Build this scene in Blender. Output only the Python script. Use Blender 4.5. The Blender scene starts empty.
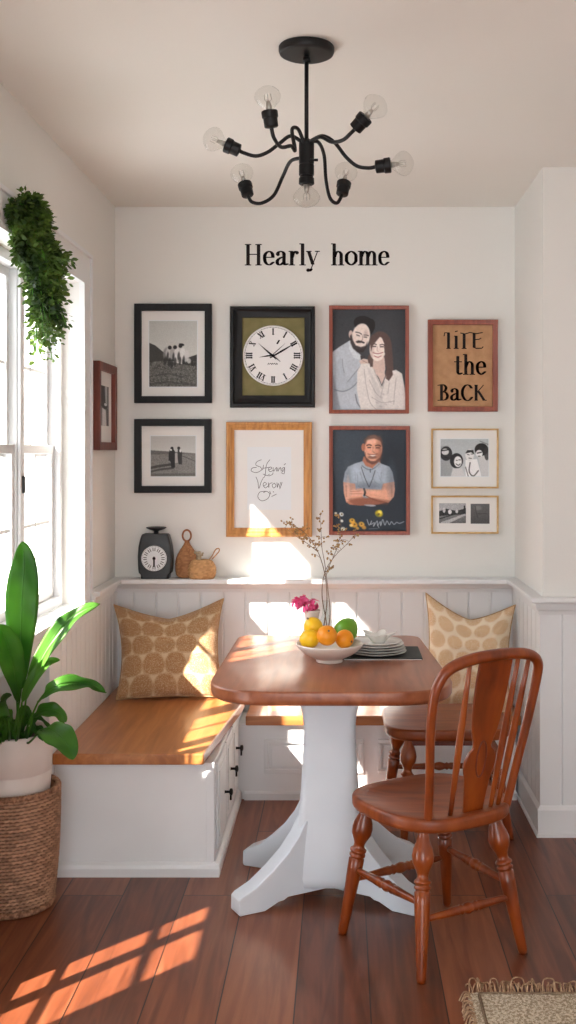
import bpy, bmesh, math, random
import numpy as np
from mathutils import Vector, Matrix
R = random.Random(7)
SC = bpy.context.scene
COL = SC.collection
PI = math.pi
F = 1100.0; CX = 342.0; CY = 453.0; H = 1.5      # focal length in pixels, vanishing point, eye height

def P(px, py, Y):
    return Vector(((px-CX)*Y/F, Y, H-(py-CY)*Y/F))

# ------------------------------------------------------------------ camera
cam = bpy.data.cameras.new('camera'); co = bpy.data.objects.new('camera', cam); COL.objects.link(co)
co.location = (0, 0, H); co.rotation_euler = (PI/2, 0, 0)
cam.sensor_fit = 'VERTICAL'; cam.sensor_height = 32; cam.sensor_width = 32
cam.lens = F/1024*32
cam.shift_x = -(CX-288)/1024; cam.shift_y = -(512-CY)/1024
cam.clip_start = .02
SC.camera = co

# ------------------------------------------------------------------ colour + materials
def lin(c):
    return tuple(((v/255)/12.92 if v/255 <= .04045 else ((v/255+.055)/1.055)**2.4) for v in c)
def _n(nt, t, **kw):
    n = nt.nodes.new(t)
    for k, v in kw.items(): setattr(n, k, v)
    return n
def base(name, col, rough=.5, spec=.5, metal=0, coat=0, sheen=0):
    m = bpy.data.materials.new(name); m.use_nodes = True
    b = m.node_tree.nodes['Principled BSDF']
    b.inputs['Base Color'].default_value = (*lin(col), 1)
    b.inputs['Roughness'].default_value = rough
    b.inputs['Specular IOR Level'].default_value = spec
    b.inputs['Metallic'].default_value = metal
    b.inputs['Coat Weight'].default_value = coat
    b.inputs['Coat Roughness'].default_value = .15
    b.inputs['Sheen Weight'].default_value = sheen
    return m
def noisy(name, c1, c2, scale=(5,5,5), rough=.5, detail=4, bump=0, bscale=None, coat=0, spec=.5, dist=0, lo=.35, hi=.65, sheen=0):
    """two-tone noise material in object space"""
    m = base(name, c1, rough, spec, 0, coat, sheen); nt = m.node_tree; b = nt.nodes['Principled BSDF']
    tc = _n(nt, 'ShaderNodeTexCoord'); mp = _n(nt, 'ShaderNodeMapping'); mp.inputs['Scale'].default_value = scale
    nz = _n(nt, 'ShaderNodeTexNoise'); nz.inputs['Scale'].default_value = 1; nz.inputs['Detail'].default_value = detail
    nz.inputs['Distortion'].default_value = dist
    cr = _n(nt, 'ShaderNodeValToRGB')
    cr.color_ramp.elements[0].color = (*lin(c1), 1); cr.color_ramp.elements[0].position = lo
    cr.color_ramp.elements[1].color = (*lin(c2), 1); cr.color_ramp.elements[1].position = hi
    L = nt.links.new
    L(tc.outputs['Object'], mp.inputs['Vector']); L(mp.outputs[0], nz.inputs['Vector'])
    L(nz.outputs['Fac'], cr.inputs['Fac']); L(cr.outputs['Color'], b.inputs['Base Color'])
    if bump:
        n2 = _n(nt, 'ShaderNodeTexNoise'); n2.inputs['Scale'].default_value = bscale or 200; n2.inputs['Detail'].default_value = 2
        bp = _n(nt, 'ShaderNodeBump'); bp.inputs['Strength'].default_value = bump; bp.inputs['Distance'].default_value = .002
        L(tc.outputs['Object'], n2.inputs['Vector']); L(n2.outputs['Fac'], bp.inputs['Height']); L(bp.outputs[0], b.inputs['Normal'])
    return m

M = {}
M['wall'] = noisy('wall paint', (228,226,220), (232,230,225), (.8,.8,.8), .75, 2, .15, 120, spec=.3)
M['ceil'] = noisy('ceiling paint', (231,228,220), (235,232,225), (.8,.8,.8), .8, 2, .1, 120, spec=.2)
M['trim'] = noisy('white trim paint', (226,227,227), (232,233,233), (2,2,2), .4, 2)
M['bench'] = noisy('white bench paint', (225,226,226), (232,233,233), (3,3,3), .42, 3)
M['pedestal'] = noisy('white pedestal paint', (216,224,231), (226,232,238), (3,3,3), .4, 3)
M['black'] = noisy('black metal', (10,10,11), (18,18,19), (20,20,20), .45, 2, spec=.3)
M['blackframe'] = noisy('black wood frame', (14,15,16), (24,24,25), (60,60,6), .5, 3, spec=.25)
M['redframe'] = noisy('red brown wood frame', (128,58,40), (152,76,52), (60,60,6), .4, 3)
M['darkred'] = noisy('dark mahogany frame', (92,38,26), (116,52,36), (60,60,6), .4, 3)
M['goldwood'] = noisy('golden oak frame', (176,116,52), (204,144,74), (70,70,8), .4, 3)
M['gold'] = noisy('thin gold frame', (190,150,88), (212,174,112), (30,30,30), .35, 2)
M['mat'] = base('white mat board', (236,234,230), .8, .2)
M['paper'] = base('pale paper', (232,236,238), .8, .2)
M['ink'] = base('black ink', (22,20,20), .7, .2)
M['letter'] = base('dark lettering', (32,26,26), .7, .2)
M['olive'] = noisy('olive card', (118,110,68), (130,120,78), (20,20,20), .8, 3)
M['cork'] = noisy('tan card', (176,132,94), (190,146,106), (30,30,30), .75, 4)
M['dial'] = base('clock dial', (236,234,232), .6, .3)
M['soil'] = noisy('soil', (40,30,22), (70,54,40), (60,60,60), .9, 4)
M['pot'] = noisy('pale ceramic pot', (216,202,192), (226,213,204), (6,6,6), .45, 3)
M['porcelain'] = noisy('white porcelain', (232,230,224), (240,238,232), (8,8,8), .22, 2)
M['bowl'] = noisy('cream glazed bowl', (228,216,204), (238,228,218), (8,8,8), .25, 2)
M['slate'] = noisy('dark placemat', (38,42,40), (52,58,54), (60,60,60), .6, 3)
M['plate'] = noisy('grey green plate', (192,196,192), (206,210,206), (8,8,8), .25, 2)
M['orange'] = noisy('orange peel', (244,146,20), (250,164,34), (12,12,12), .38, 3, .25, 260)
M['lemon'] = noisy('lemon peel', (250,196,20), (252,208,40), (12,12,12), .38, 3, .25, 220)
M['green'] = noisy('green mango skin', (92,150,32), (128,176,48), (8,8,8), .32, 3)
M['pink'] = noisy('pink petals', (228,58,124), (246,120,168), (40,40,40), .6, 3)
M['twig'] = noisy('dry twig', (96,74,56), (130,104,80), (40,40,40), .7, 3)
M['bud'] = noisy('dry bud', (140,104,60), (176,140,84), (40,40,40), .7, 3)
M['scale'] = noisy('dark scale enamel', (34,36,38), (46,48,50), (14,14,14), .4, 3)
M['knob'] = base('dark bronze knob', (30,26,24), .35, .5, .6)
M['bone'] = noisy('dried pods', (150,130,104), (206,190,160), (60,60,60), .7, 3)
M['asphalt'] = noisy('outdoor paving', (170,170,166), (190,190,186), (2,2,2), .9, 3)

def wood(name, c1, c2, c3, scale, rough=.35, coat=.3, axis='X', bumps=.05):
    m = base(name, c1, rough, .5, 0, coat); nt = m.node_tree; b = nt.nodes['Principled BSDF']; L = nt.links.new
    tc = _n(nt, 'ShaderNodeTexCoord'); mp = _n(nt, 'ShaderNodeMapping'); mp.inputs['Scale'].default_value = scale
    nz = _n(nt, 'ShaderNodeTexNoise'); nz.inputs['Scale'].default_value = 1; nz.inputs['Detail'].default_value = 7; nz.inputs['Distortion'].default_value = .6
    cr = _n(nt, 'ShaderNodeValToRGB'); e = cr.color_ramp.elements
    e[0].color = (*lin(c1), 1); e[0].position = .3; e[1].color = (*lin(c3), 1); e[1].position = .72
    k = e.new(.5); k.color = (*lin(c2), 1)
    L(tc.outputs['Object'], mp.inputs['Vector']); L(mp.outputs[0], nz.inputs['Vector']); L(nz.outputs['Fac'], cr.inputs['Fac'])
    L(cr.outputs['Color'], b.inputs['Base Color'])
    bp = _n(nt, 'ShaderNodeBump'); bp.inputs['Strength'].default_value = bumps; bp.inputs['Distance'].default_value = .002
    L(nz.outputs['Fac'], bp.inputs['Height']); L(bp.outputs[0], b.inputs['Normal'])
    return m
M['chair'] = wood('chair varnished wood', (100,38,6), (132,56,12), (154,74,20), (16,16,3), .3, .3)
M['seat'] = wood('chair seat wood', (112,48,14), (138,64,22), (158,80,34), (5,26,5), .42, .1)
M['table'] = wood('table top wood', (134,74,44), (154,88,56), (170,104,68), (26,2.2,20), .34, .2)
M['oak'] = wood('bench seat oak', (150,88,42), (172,106,54), (192,126,70), (30,2.4,30), .34, .25)
M['oakx'] = wood('bench seat oak across', (150,88,42), (172,106,54), (192,126,70), (2.4,30,30), .34, .25)

def plank_boards(m, axis_width=.205, length=1.7, dark=(74,36,20), mid=(116,62,38), light=(150,90,60), seams=True):
    nt = m.node_tree; b = nt.nodes['Principled BSDF']; L = nt.links.new
    tc = _n(nt, 'ShaderNodeTexCoord')
    mp = _n(nt, 'ShaderNodeMapping'); mp.inputs['Rotation'].default_value = (0, 0, PI/2); mp.inputs['Location'].default_value = (.33, -.077, 0)
    bk = _n(nt, 'ShaderNodeTexBrick'); bk.offset = .37; bk.offset_frequency = 2
    bk.inputs['Scale'].default_value = 1; bk.inputs['Brick Width'].default_value = length; bk.inputs['Row Height'].default_value = axis_width
    bk.inputs['Mortar Size'].default_value = .0022; bk.inputs['Mortar Smooth'].default_value = .3; bk.inputs['Bias'].default_value = 0
    bk.inputs['Color1'].default_value = (.0,.0,.0,1); bk.inputs['Color2'].default_value = (1,1,1,1); bk.inputs['Mortar'].default_value = (.5,.5,.5,1)
    L(tc.outputs['Object'], mp.inputs['Vector']); L(mp.outputs[0], bk.inputs['Vector'])
    # grain stretched along Y, offset by the board's random value
    mp2 = _n(nt, 'ShaderNodeMapping'); mp2.inputs['Scale'].default_value = (26, 1.8, 1)
    add = _n(nt, 'ShaderNodeVectorMath', operation='ADD'); sc = _n(nt, 'ShaderNodeVectorMath', operation='SCALE'); sc.inputs['Scale'].default_value = 7
    L(bk.outputs['Color'], sc.inputs[0]); L(tc.outputs['Object'], add.inputs[0]); L(sc.outputs[0], add.inputs[1]); L(add.outputs[0], mp2.inputs['Vector'])
    nz = _n(nt, 'ShaderNodeTexNoise'); nz.inputs['Scale'].default_value = 1; nz.inputs['Detail'].default_value = 8; nz.inputs['Distortion'].default_value = 1.2
    L(mp2.outputs[0], nz.inputs['Vector'])
    mix = _n(nt, 'ShaderNodeMath', operation='MULTIPLY_ADD'); mix.inputs[1].default_value = .32
    sep = _n(nt, 'ShaderNodeSeparateColor'); L(bk.outputs['Color'], sep.inputs[0]); L(sep.outputs[0], mix.inputs[0])
    m2 = _n(nt, 'ShaderNodeMath', operation='MULTIPLY'); m2.inputs[1].default_value = .75
    L(nz.outputs['Fac'], m2.inputs[0]); L(m2.outputs[0], mix.inputs[2])
    cr = _n(nt, 'ShaderNodeValToRGB'); e = cr.color_ramp.elements
    e[0].color = (*lin(dark), 1); e[0].position = .25; e[1].color = (*lin(light), 1); e[1].position = .8
    k = e.new(.52); k.color = (*lin(mid), 1)
    L(mix.outputs[0], cr.inputs['Fac'])
    mm = _n(nt, 'ShaderNodeMix', data_type='RGBA'); mm.inputs['B'].default_value = (*lin((34,17,12)), 1)
    L(bk.outputs['Fac'], mm.inputs['Factor']); L(cr.outputs['Color'], mm.inputs['A']); L(mm.outputs['Result'], b.inputs['Base Color'])
    bp = _n(nt, 'ShaderNodeBump'); bp.inputs['Strength'].default_value = .25; bp.inputs['Distance'].default_value = .003; bp.invert = True
    hh = _n(nt, 'ShaderNodeMath', operation='MULTIPLY_ADD'); hh.inputs[1].default_value = .15
    L(nz.outputs['Fac'], hh.inputs[0]); L(bk.outputs['Fac'], hh.inputs[2]); L(hh.outputs[0], bp.inputs['Height']); L(bp.outputs[0], b.inputs['Normal'])
    return m
M['floor'] = plank_boards(base('floor boards', (100,50,34), .36, .4, 0, .08))

def leafmat(name, c1, c2, rough=.4, trans=.35, scale=3):
    m = bpy.data.materials.new(name); m.use_nodes = True; nt = m.node_tree; nt.nodes.clear(); L = nt.links.new
    out = _n(nt, 'ShaderNodeOutputMaterial'); tc = _n(nt, 'ShaderNodeTexCoord'); nz = _n(nt, 'ShaderNodeTexNoise')
    nz.inputs['Scale'].default_value = scale; cr = _n(nt, 'ShaderNodeValToRGB')
    cr.color_ramp.elements[0].color = (*lin(c1), 1); cr.color_ramp.elements[0].position = .35
    cr.color_ramp.elements[1].color = (*lin(c2), 1); cr.color_ramp.elements[1].position = .65
    p = _n(nt, 'ShaderNodeBsdfPrincipled'); p.inputs['Roughness'].default_value = rough
    t = _n(nt, 'ShaderNodeBsdfTranslucent'); mx = _n(nt, 'ShaderNodeMixShader'); mx.inputs[0].default_value = trans
    L(tc.outputs['Object'], nz.inputs['Vector']); L(nz.outputs['Fac'], cr.inputs[0])
    L(cr.outputs[0], p.inputs['Base Color']); L(cr.outputs[0], t.inputs['Color'])
    L(p.outputs[0], mx.inputs[1]); L(t.outputs[0], mx.inputs[2]); L(mx.outputs[0], out.inputs[0])
    return m
M['leaf'] = leafmat('broad leaf', (58,116,36), (112,170,66), .35, .6, 6)
M['vine'] = leafmat('small vine leaf', (38,62,22), (108,138,58), .5, .35, 14)
M['flowerY'] = leafmat('yellow flower', (214,170,40), (236,200,70), .6, .3, 20)

def glassmat(name, tint=(255,255,255), refl=1.0):
    m = bpy.data.materials.new(name); m.use_nodes = True; nt = m.node_tree; nt.nodes.clear(); L = nt.links.new
    out = _n(nt, 'ShaderNodeOutputMaterial'); tr = _n(nt, 'ShaderNodeBsdfTransparent'); tr.inputs[0].default_value = (*lin(tint), 1)
    gl = _n(nt, 'ShaderNodeBsdfGlossy'); gl.inputs['Roughness'].default_value = .03
    fr = _n(nt, 'ShaderNodeFresnel'); fr.inputs[0].default_value = 1.5
    mu = _n(nt, 'ShaderNodeMath', operation='MULTIPLY'); mu.inputs[1].default_value = refl; mu.use_clamp = True
    mx = _n(nt, 'ShaderNodeMixShader')
    ge = _n(nt, 'ShaderNodeNewGeometry'); iv = _n(nt, 'ShaderNodeMath', operation='SUBTRACT'); iv.inputs[0].default_value = 1
    m3 = _n(nt, 'ShaderNodeMath', operation='MULTIPLY'); L(ge.outputs['Backfacing'], iv.inputs[1]); L(mu.outputs[0], m3.inputs[0]); L(iv.outputs[0], m3.inputs[1])
    L(fr.outputs[0], mu.inputs[0]); L(m3.outputs[0], mx.inputs[0]); L(tr.outputs[0], mx.inputs[1]); L(gl.outputs[0], mx.inputs[2]); L(mx.outputs[0], out.inputs[0])
    return m
M['glass'] = glassmat('window glass')
M['bulbglass'] = glassmat('clear bulb glass', (250,250,249), 1.0)
M['vaseglass'] = glassmat('clear vase glass', (250,253,252), .8)
M['filament'] = base('filament holder', (180,176,168), .35, .5, .6)

def weave(name, c1, c2, sx, sz, rough=.7):
    """basketry colour: noise along the cane, object space"""
    return noisy(name, c1, c2, (sx, sx, sz), rough, 3, .3, 300)
M['wicker'] = weave('wicker', (104,66,44), (178,132,100), 70, 70)
M['rattan'] = weave('rattan', (156,104,58), (198,148,98), 60, 60)
M['gourd'] = weave('woven gourd', (128,78,46), (166,110,70), 70, 70)

def vcol_mat(name, rough=.6, spec=.3, speck=0, speck_scale=300, sheen=0, c_speck=(240,225,200), bump=0):
    m = base(name, (200,200,200), rough, spec, sheen=sheen); nt = m.node_tree; b = nt.nodes['Principled BSDF']; L = nt.links.new
    a = _n(nt, 'ShaderNodeVertexColor'); a.layer_name = 'Print'
    if speck:
        tc = _n(nt, 'ShaderNodeTexCoord'); nz = _n(nt, 'ShaderNodeTexNoise'); nz.inputs['Scale'].default_value = speck_scale; nz.inputs['Detail'].default_value = 2
        cr = _n(nt, 'ShaderNodeValToRGB'); cr.color_ramp.elements[0].position = .5; cr.color_ramp.elements[1].position = .62
        mu = _n(nt, 'ShaderNodeMath', operation='MULTIPLY'); mu.inputs[1].default_value = speck
        mm = _n(nt, 'ShaderNodeMix', data_type='RGBA'); mm.inputs['B'].default_value = (*lin(c_speck), 1)
        L(tc.outputs['Object'], nz.inputs['Vector']); L(nz.outputs['Fac'], cr.inputs[0]); L(cr.outputs[0], mu.inputs[0]); L(mu.outputs[0], mm.inputs['Factor'])
        L(a.outputs['Color'], mm.inputs['A']); L(mm.outputs['Result'], b.inputs['Base Color'])
        if bump:
            bp = _n(nt, 'ShaderNodeBump'); bp.inputs['Strength'].default_value = bump; bp.inputs['Distance'].default_value = .002
            L(nz.outputs['Fac'], bp.inputs['Height']); L(bp.outputs[0], b.inputs['Normal'])
    else:
        L(a.outputs['Color'], b.inputs['Base Color'])
    return m
M['print'] = vcol_mat('printed photograph', .5, .3)
M['cushion'] = vcol_mat('printed cushion linen', .9, .1, .45, 260, .2, (226,204,168), .4)
M['cushion2'] = vcol_mat('printed cushion cream', .9, .1, .45, 260, .2, (240,226,198), .4)

# ------------------------------------------------------------------ object helpers
def obj(name, bm, mat, parent=None, smooth=False, bevel=0, bseg=2, sub=0):
    me = bpy.data.meshes.new(name); bmesh.ops.recalc_face_normals(bm, faces=bm.faces[:]); bm.to_mesh(me); bm.free()
    o = bpy.data.objects.new(name, me); COL.objects.link(o)
    if mat: me.materials.append(mat)
    if smooth:
        for p in me.polygons: p.use_smooth = True
    if bevel:
        md = o.modifiers.new('bevel', 'BEVEL'); md.width = bevel; md.segments = bseg; md.limit_method = 'ANGLE'; md.angle_limit = math.radians(40)
        for p in me.polygons: p.use_smooth = True
        wn = o.modifiers.new('wn', 'WEIGHTED_NORMAL'); wn.keep_sharp = True
    if sub:
        md = o.modifiers.new('sub', 'SUBSURF'); md.levels = sub; md.render_levels = sub
    if parent is not None:
        o.parent = parent
        if parent.type == 'EMPTY' or True:
            o.matrix_parent_inverse = Matrix.Identity(4)
            # geometry is written in world space; cancel parent transform
            o.matrix_local = world_of(parent).inverted()
    return o
def world_of(o):
    m = Matrix.LocRotScale(o.location, o.rotation_euler, o.scale)
    if o.parent is not None: m = world_of(o.parent) @ m
    return m
def tag(o, label=None, cat=None, group=None, kind=None):
    if label: o['label'] = label
    if cat: o['category'] = cat
    if group: o['group'] = group
    if kind: o['kind'] = kind
    return o
def thing(name, loc, label, cat, group=None):
    o = bpy.data.objects.new(name, None); COL.objects.link(o); o.location = loc; o.empty_display_size = .05
    return tag(o, label, cat, group)
def struct(name, bm, mat, **k):
    o = obj(name, bm, mat, **k); o['kind'] = 'structure'; return o

def box(bm, x0, x1, y0, y1, z0, z1, mat=None):
    vs = [bm.verts.new((x, y, z)) for z in (z0, z1) for x, y in ((x0,y0),(x1,y0),(x1,y1),(x0,y1))]
    for f in ((3,2,1,0),(4,5,6,7),(0,1,5,4),(1,2,6,5),(2,3,7,6),(3,0,4,7)): bm.faces.new([vs[i] for i in f])
    if mat is not None:
        bmesh.ops.transform(bm, matrix=mat, verts=vs)
    return vs
def prism(bm, pts, a, b, axis='z'):
    """extrude a 2-D outline; axis z: (x,y), axis y: (x,z), axis x: (y,z)"""
    def mk(p, h):
        return {'z': (p[0], p[1], h), 'y': (p[0], h, p[1]), 'x': (h, p[0], p[1])}[axis]
    A = [bm.verts.new(mk(p, a)) for p in pts]; B = [bm.verts.new(mk(p, b)) for p in pts]
    n = len(pts)
    bm.faces.new(A); bm.faces.new(list(reversed(B)))
    for i in range(n): bm.faces.new((A[i], B[i], B[(i+1)%n], A[(i+1)%n]))
    return A+B
def frame_axes(d):
    d = d.normalized(); up = Vector((0,0,1)) if abs(d.z) < .95 else Vector((0,1,0))
    a = d.cross(up).normalized(); b = d.cross(a).normalized(); return a, b
def tube(bm, pts, rad, seg=10, cap=True, flat=1.0):
    pts = [Vector(p) for p in pts]; n = len(pts)
    if not hasattr(rad, '__len__'): rad = [rad]*n
    rings = []; a = None
    for i, p in enumerate(pts):
        t = (pts[min(i+1,n-1)]-pts[max(i-1,0)]).normalized()
        if a is None: a, b = frame_axes(t)
        else:
            a = (a - t*a.dot(t)).normalized(); b = t.cross(a).normalized()
        rings.append([bm.verts.new(p + (a*math.cos(2*PI*k/seg) + b*math.sin(2*PI*k/seg)*flat)*rad[i]) for k in range(seg)])
    for i in range(n-1):
        for k in range(seg):
            bm.faces.new((rings[i][k], rings[i][(k+1)%seg], rings[i+1][(k+1)%seg], rings[i+1][k]))
    if cap: bm.faces.new(rings[0]); bm.faces.new(list(reversed(rings[-1])))
    return rings
def lathe(bm, prof, p0, p1=None, seg=24):
    """prof: (t, r); with p1 t runs 0..1 from p0 to p1, otherwise t is height above p0"""
    p0 = Vector(p0)
    if p1 is None:
        ax = Vector((0,0,1)); a, b = Vector((1,0,0)), Vector((0,1,0)); sc = 1
    else:
        d = Vector(p1)-p0; sc = d.length; ax = d.normalized(); a, b = frame_axes(ax)
    rings = []
    for t, r in prof:
        c = p0 + ax*(t*sc)
        if r < 1e-6: rings.append([bm.verts.new(c)])
        else: rings.append([bm.verts.new(c + (a*math.cos(2*PI*k/seg)+b*math.sin(2*PI*k/seg))*r) for k in range(seg)])
    for i in range(len(rings)-1):
        A, B = rings[i], rings[i+1]
        for k in range(seg):
            k2 = (k+1) % seg
            if len(A) == 1 and len(B) == 1: break
            if len(A) == 1: bm.faces.new((A[0], B[k], B[k2]))
            elif len(B) == 1: bm.faces.new((A[k], A[k2], B[0]))
            else: bm.faces.new((A[k], A[k2], B[k2], B[k]))
    if len(rings[0]) > 1: bm.faces.new(list(reversed(rings[0])))
    if len(rings[-1]) > 1: bm.faces.new(rings[-1])
    return rings
def cr(pts, n=8, closed=False):
    """Catmull-Rom through points"""
    pts = [Vector(p) for p in pts]; out = []; m = len(pts)
    rng = range(m if closed else m-1)
    for i in rng:
        if closed: p0, p1, p2, p3 = pts[(i-1)%m], pts[i], pts[(i+1)%m], pts[(i+2)%m]
        else: p0, p1, p2, p3 = pts[max(i-1,0)], pts[i], pts[i+1], pts[min(i+2,m-1)]
        for k in range(n):
            t = k/n
            out.append(.5*((2*p1)+(p2-p0)*t+(2*p0-5*p1+4*p2-p3)*t*t+(3*p1-p0-3*p2+p3)*t**3))
    if not closed: out.append(pts[-1])
    return out
def roundrect(x0, x1, y0, y1, r, n=8):
    if not hasattr(r, '__len__'): r = [r]*4
    out = []
    for (cx, cy, a0), rr in zip(((x1, y1, 0), (x0, y1, 90), (x0, y0, 180), (x1, y0, 270)), r):
        sx = -1 if cx == x1 else 1; sy = -1 if cy == y1 else 1
        for k in range(n+1):
            a = math.radians(a0+90*k/n); out.append((cx+sx*rr+rr*math.cos(a), cy+sy*rr+rr*math.sin(a)))
    return out
def inset(pts, d):
    n = len(pts); out = []
    for i in range(n):
        a, b = Vector(pts[i-1]).to_2d(), Vector(pts[(i+1)%n]).to_2d()
        t = (b-a).normalized(); nrm = Vector((-t.y, t.x)); out.append((pts[i][0]+nrm.x*d, pts[i][1]+nrm.y*d))
    return out
def slab(bm, pts, z0, z1, rb=.006, rt=.008, dish=0, seg=4, xf=None):
    """rounded-edge slab from a counter-clockwise outline"""
    loops = []
    for k in range(seg+1):
        a = PI/2*k/seg; loops.append((inset(pts, rb*(1-math.sin(a))), z0+rb*(1-math.cos(a))))
    for k in range(seg+1):
        a = PI/2*k/seg; loops.append((inset(pts, rt*(1-math.cos(a))), z1-rt*(1-math.sin(a))))
    V = []
    for pl, z in loops: V.append([bm.verts.new((p[0], p[1], z)) for p in pl])
    n = len(pts)
    cx = sum(p[0] for p in pts)/n; cy = sum(p[1] for p in pts)/n
    if dish:
        top = loops[-1][0]
        for f, dz in ((.85, .35), (.6, .8), (.3, 1.0)):
            V.append([bm.verts.new((cx+(p[0]-cx)*f, cy+(p[1]-cy)*f, z1-dish*dz)) for p in top])
    for i in range(len(V)-1):
        for k in range(n): bm.faces.new((V[i][k], V[i][(k+1)%n], V[i+1][(k+1)%n], V[i+1][k]))
    bm.faces.new(list(reversed(V[0]))); bm.faces.new(V[-1])
    if xf is not None: bmesh.ops.transform(bm, matrix=xf, verts=[v for r in V for v in r])
def sphere(bm, c, r, seg=20, rings=12, rot=None):
    if not hasattr(r, '__len__'): r = (r,r,r)
    m = Matrix.Translation(c) @ (rot.to_4x4() if rot else Matrix.Identity(4)) @ Matrix.Diagonal((*r, 1))
    bmesh.ops.create_uvsphere(bm, u_segments=seg, v_segments=rings, radius=1, matrix=m)

# ------------------------------------------------------------------ strokes (lettering and ink)
def nib(bm, pts, to3, w, t, lift=0.0, seg=10):
    """sweep an elliptical nib (w wide, t high) along 2-D points"""
    el = [(w/2*math.cos(2*PI*k/seg), t/2*math.sin(2*PI*k/seg)) for k in range(seg)]
    for a, b in zip(pts[:-1], pts[1:]):
        q = [(a[0]+e[0], a[1]+e[1]) for e in el]+[(b[0]+e[0], b[1]+e[1]) for e in el]
        h = hull(q)
        if len(h) > 2: bm.faces.new([bm.verts.new(to3(x, y)) for x, y in h])
def hull(p):
    p = sorted(set((round(x, 6), round(y, 6)) for x, y in p))
    if len(p) < 3: return p
    def half(it):
        o = []
        for q in it:
            while len(o) >= 2 and (o[-1][0]-o[-2][0])*(q[1]-o[-2][1])-(o[-1][1]-o[-2][1])*(q[0]-o[-2][0]) <= 0: o.pop()
            o.append(q)
        return o
    lo = half(p); up = half(reversed(p)); return lo[:-1]+up[:-1]
# glyphs: x-height 1, list of ('c' curve | 'l' line | 't' thin line | 'o' closed curve | 'd' dot, points), advance
def sf(x, y, a=.2, b=.2): return ('t', [(x-a, y), (x+b, y)])
G = {
 'H': ([('l',[(.22,0),(.22,1.5)]),('l',[(.98,0),(.98,1.5)]),('t',[(.22,.78),(.98,.78)]),sf(.22,0),sf(.22,1.5),sf(.98,0),sf(.98,1.5)],1.28),
 'e': ([('t',[(.1,.56),(.7,.56)]),('c',[(.7,.56),(.64,.86),(.42,1.0),(.16,.82),(.1,.5),(.18,.16),(.44,0),(.72,.2)])],.86),
 'a': ([('c',[(.13,.78),(.2,.94),(.4,1.0),(.58,.88),(.6,.62),(.6,.16),(.68,.01),(.84,.08)]),('c',[(.6,.6),(.34,.52),(.13,.34),(.14,.08),(.32,.0),(.6,.22)]),('d',[(.16,.78)])],.88),
 'r': ([('l',[(.24,0),(.24,1.0)]),('c',[(.26,.55),(.36,.88),(.52,1.0),(.64,.94)]),('d',[(.62,.9)]),sf(.24,0),sf(.24,1.0,.2,0)],.74),
 'l': ([('l',[(.24,0),(.24,1.55)]),sf(.24,0),sf(.24,1.55,.2,0)],.48),
 'y': ([('l',[(.16,1.0),(.46,.06)]),('t',[(.8,1.0),(.46,.06),(.34,-.3)]),('c',[(.34,-.3),(.24,-.44),(.1,-.42)]),('d',[(.12,-.38)]),sf(.16,1.0,.16,.18),sf(.8,1.0,.16,.14)],.94),
 'h': ([('l',[(.24,0),(.24,1.55)]),('c',[(.26,.6),(.38,.9),(.56,1.0),(.74,.84),(.76,.6)]),('l',[(.76,.6),(.76,0)]),sf(.24,0),sf(.24,1.55,.2,0),sf(.76,0)],1.02),
 'o': ([('o',[(.45,1.0),(.14,.78),(.1,.5),(.14,.22),(.45,0),(.76,.22),(.8,.5),(.76,.78)])],.9),
 'm': ([('l',[(.24,0),(.24,1.0)]),('c',[(.26,.6),(.38,.9),(.56,1.0),(.72,.84),(.74,.6)]),('l',[(.74,.6),(.74,0)]),('c',[(.76,.6),(.88,.9),(1.06,1.0),(1.22,.84),(1.24,.6)]),('l',[(1.24,.6),(1.24,0)]),
        sf(.24,0),sf(.24,1.0,.2,0),sf(.74,0),sf(1.24,0)],1.5),
 ' ': ([], .62),
 '1': ([('t',[(0,1.12),(.04,1.4),(.34,1.4)]),('l',[(.3,1.4),(.3,.0)]),sf(.3,0,.12,.12)],.58),
 'i': ([('l',[(.2,0),(.2,1.1)]),('t',[(.14,1.5),(.28,1.56)]),sf(.2,0,.14,.14),sf(.2,1.1,.12,.0)],.46),
 'F': ([('l',[(.24,0),(.24,1.3)]),('t',[(.0,1.38),(.3,1.3),(.62,1.42)]),sf(.24,0,.14,.14)],.62),
 'E': ([('l',[(.26,.1),(.26,1.34)]),('t',[(.0,1.42),(.4,1.32),(.82,1.42)]),('t',[(.26,.78),(.6,.82),(.72,.92)]),('t',[(.26,.1),(.4,0),(.78,.02),(.86,.14)])],.95),
 't': ([('l',[(.26,1.4),(.26,.16)]),('c',[(.26,.16),(.38,0),(.56,.1)]),('t',[(.0,.98),(.56,.98)])],.62),
 'B': ([('l',[(.24,0),(.24,1.3)]),('c',[(.0,1.3),(.4,1.34),(.62,1.1),(.5,.78),(.28,.7)]),('c',[(.28,.7),(.6,.66),(.74,.36),(.56,.04),(.0,.0)])],.92),
 'C': ([('c',[(.86,1.05),(.66,1.3),(.36,1.28),(.12,.9),(.12,.42),(.36,.02),(.66,.0),(.9,.26)])],1.0),
 'K': ([('l',[(.2,0),(.2,1.3)]),('t',[(.8,1.3),(.24,.62)]),('l',[(.4,.76),(.86,.02)]),sf(.2,0,.12,.12),sf(.2,1.3,.12,.12),sf(.86,0,.1,.2)],1.04),
}
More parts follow.
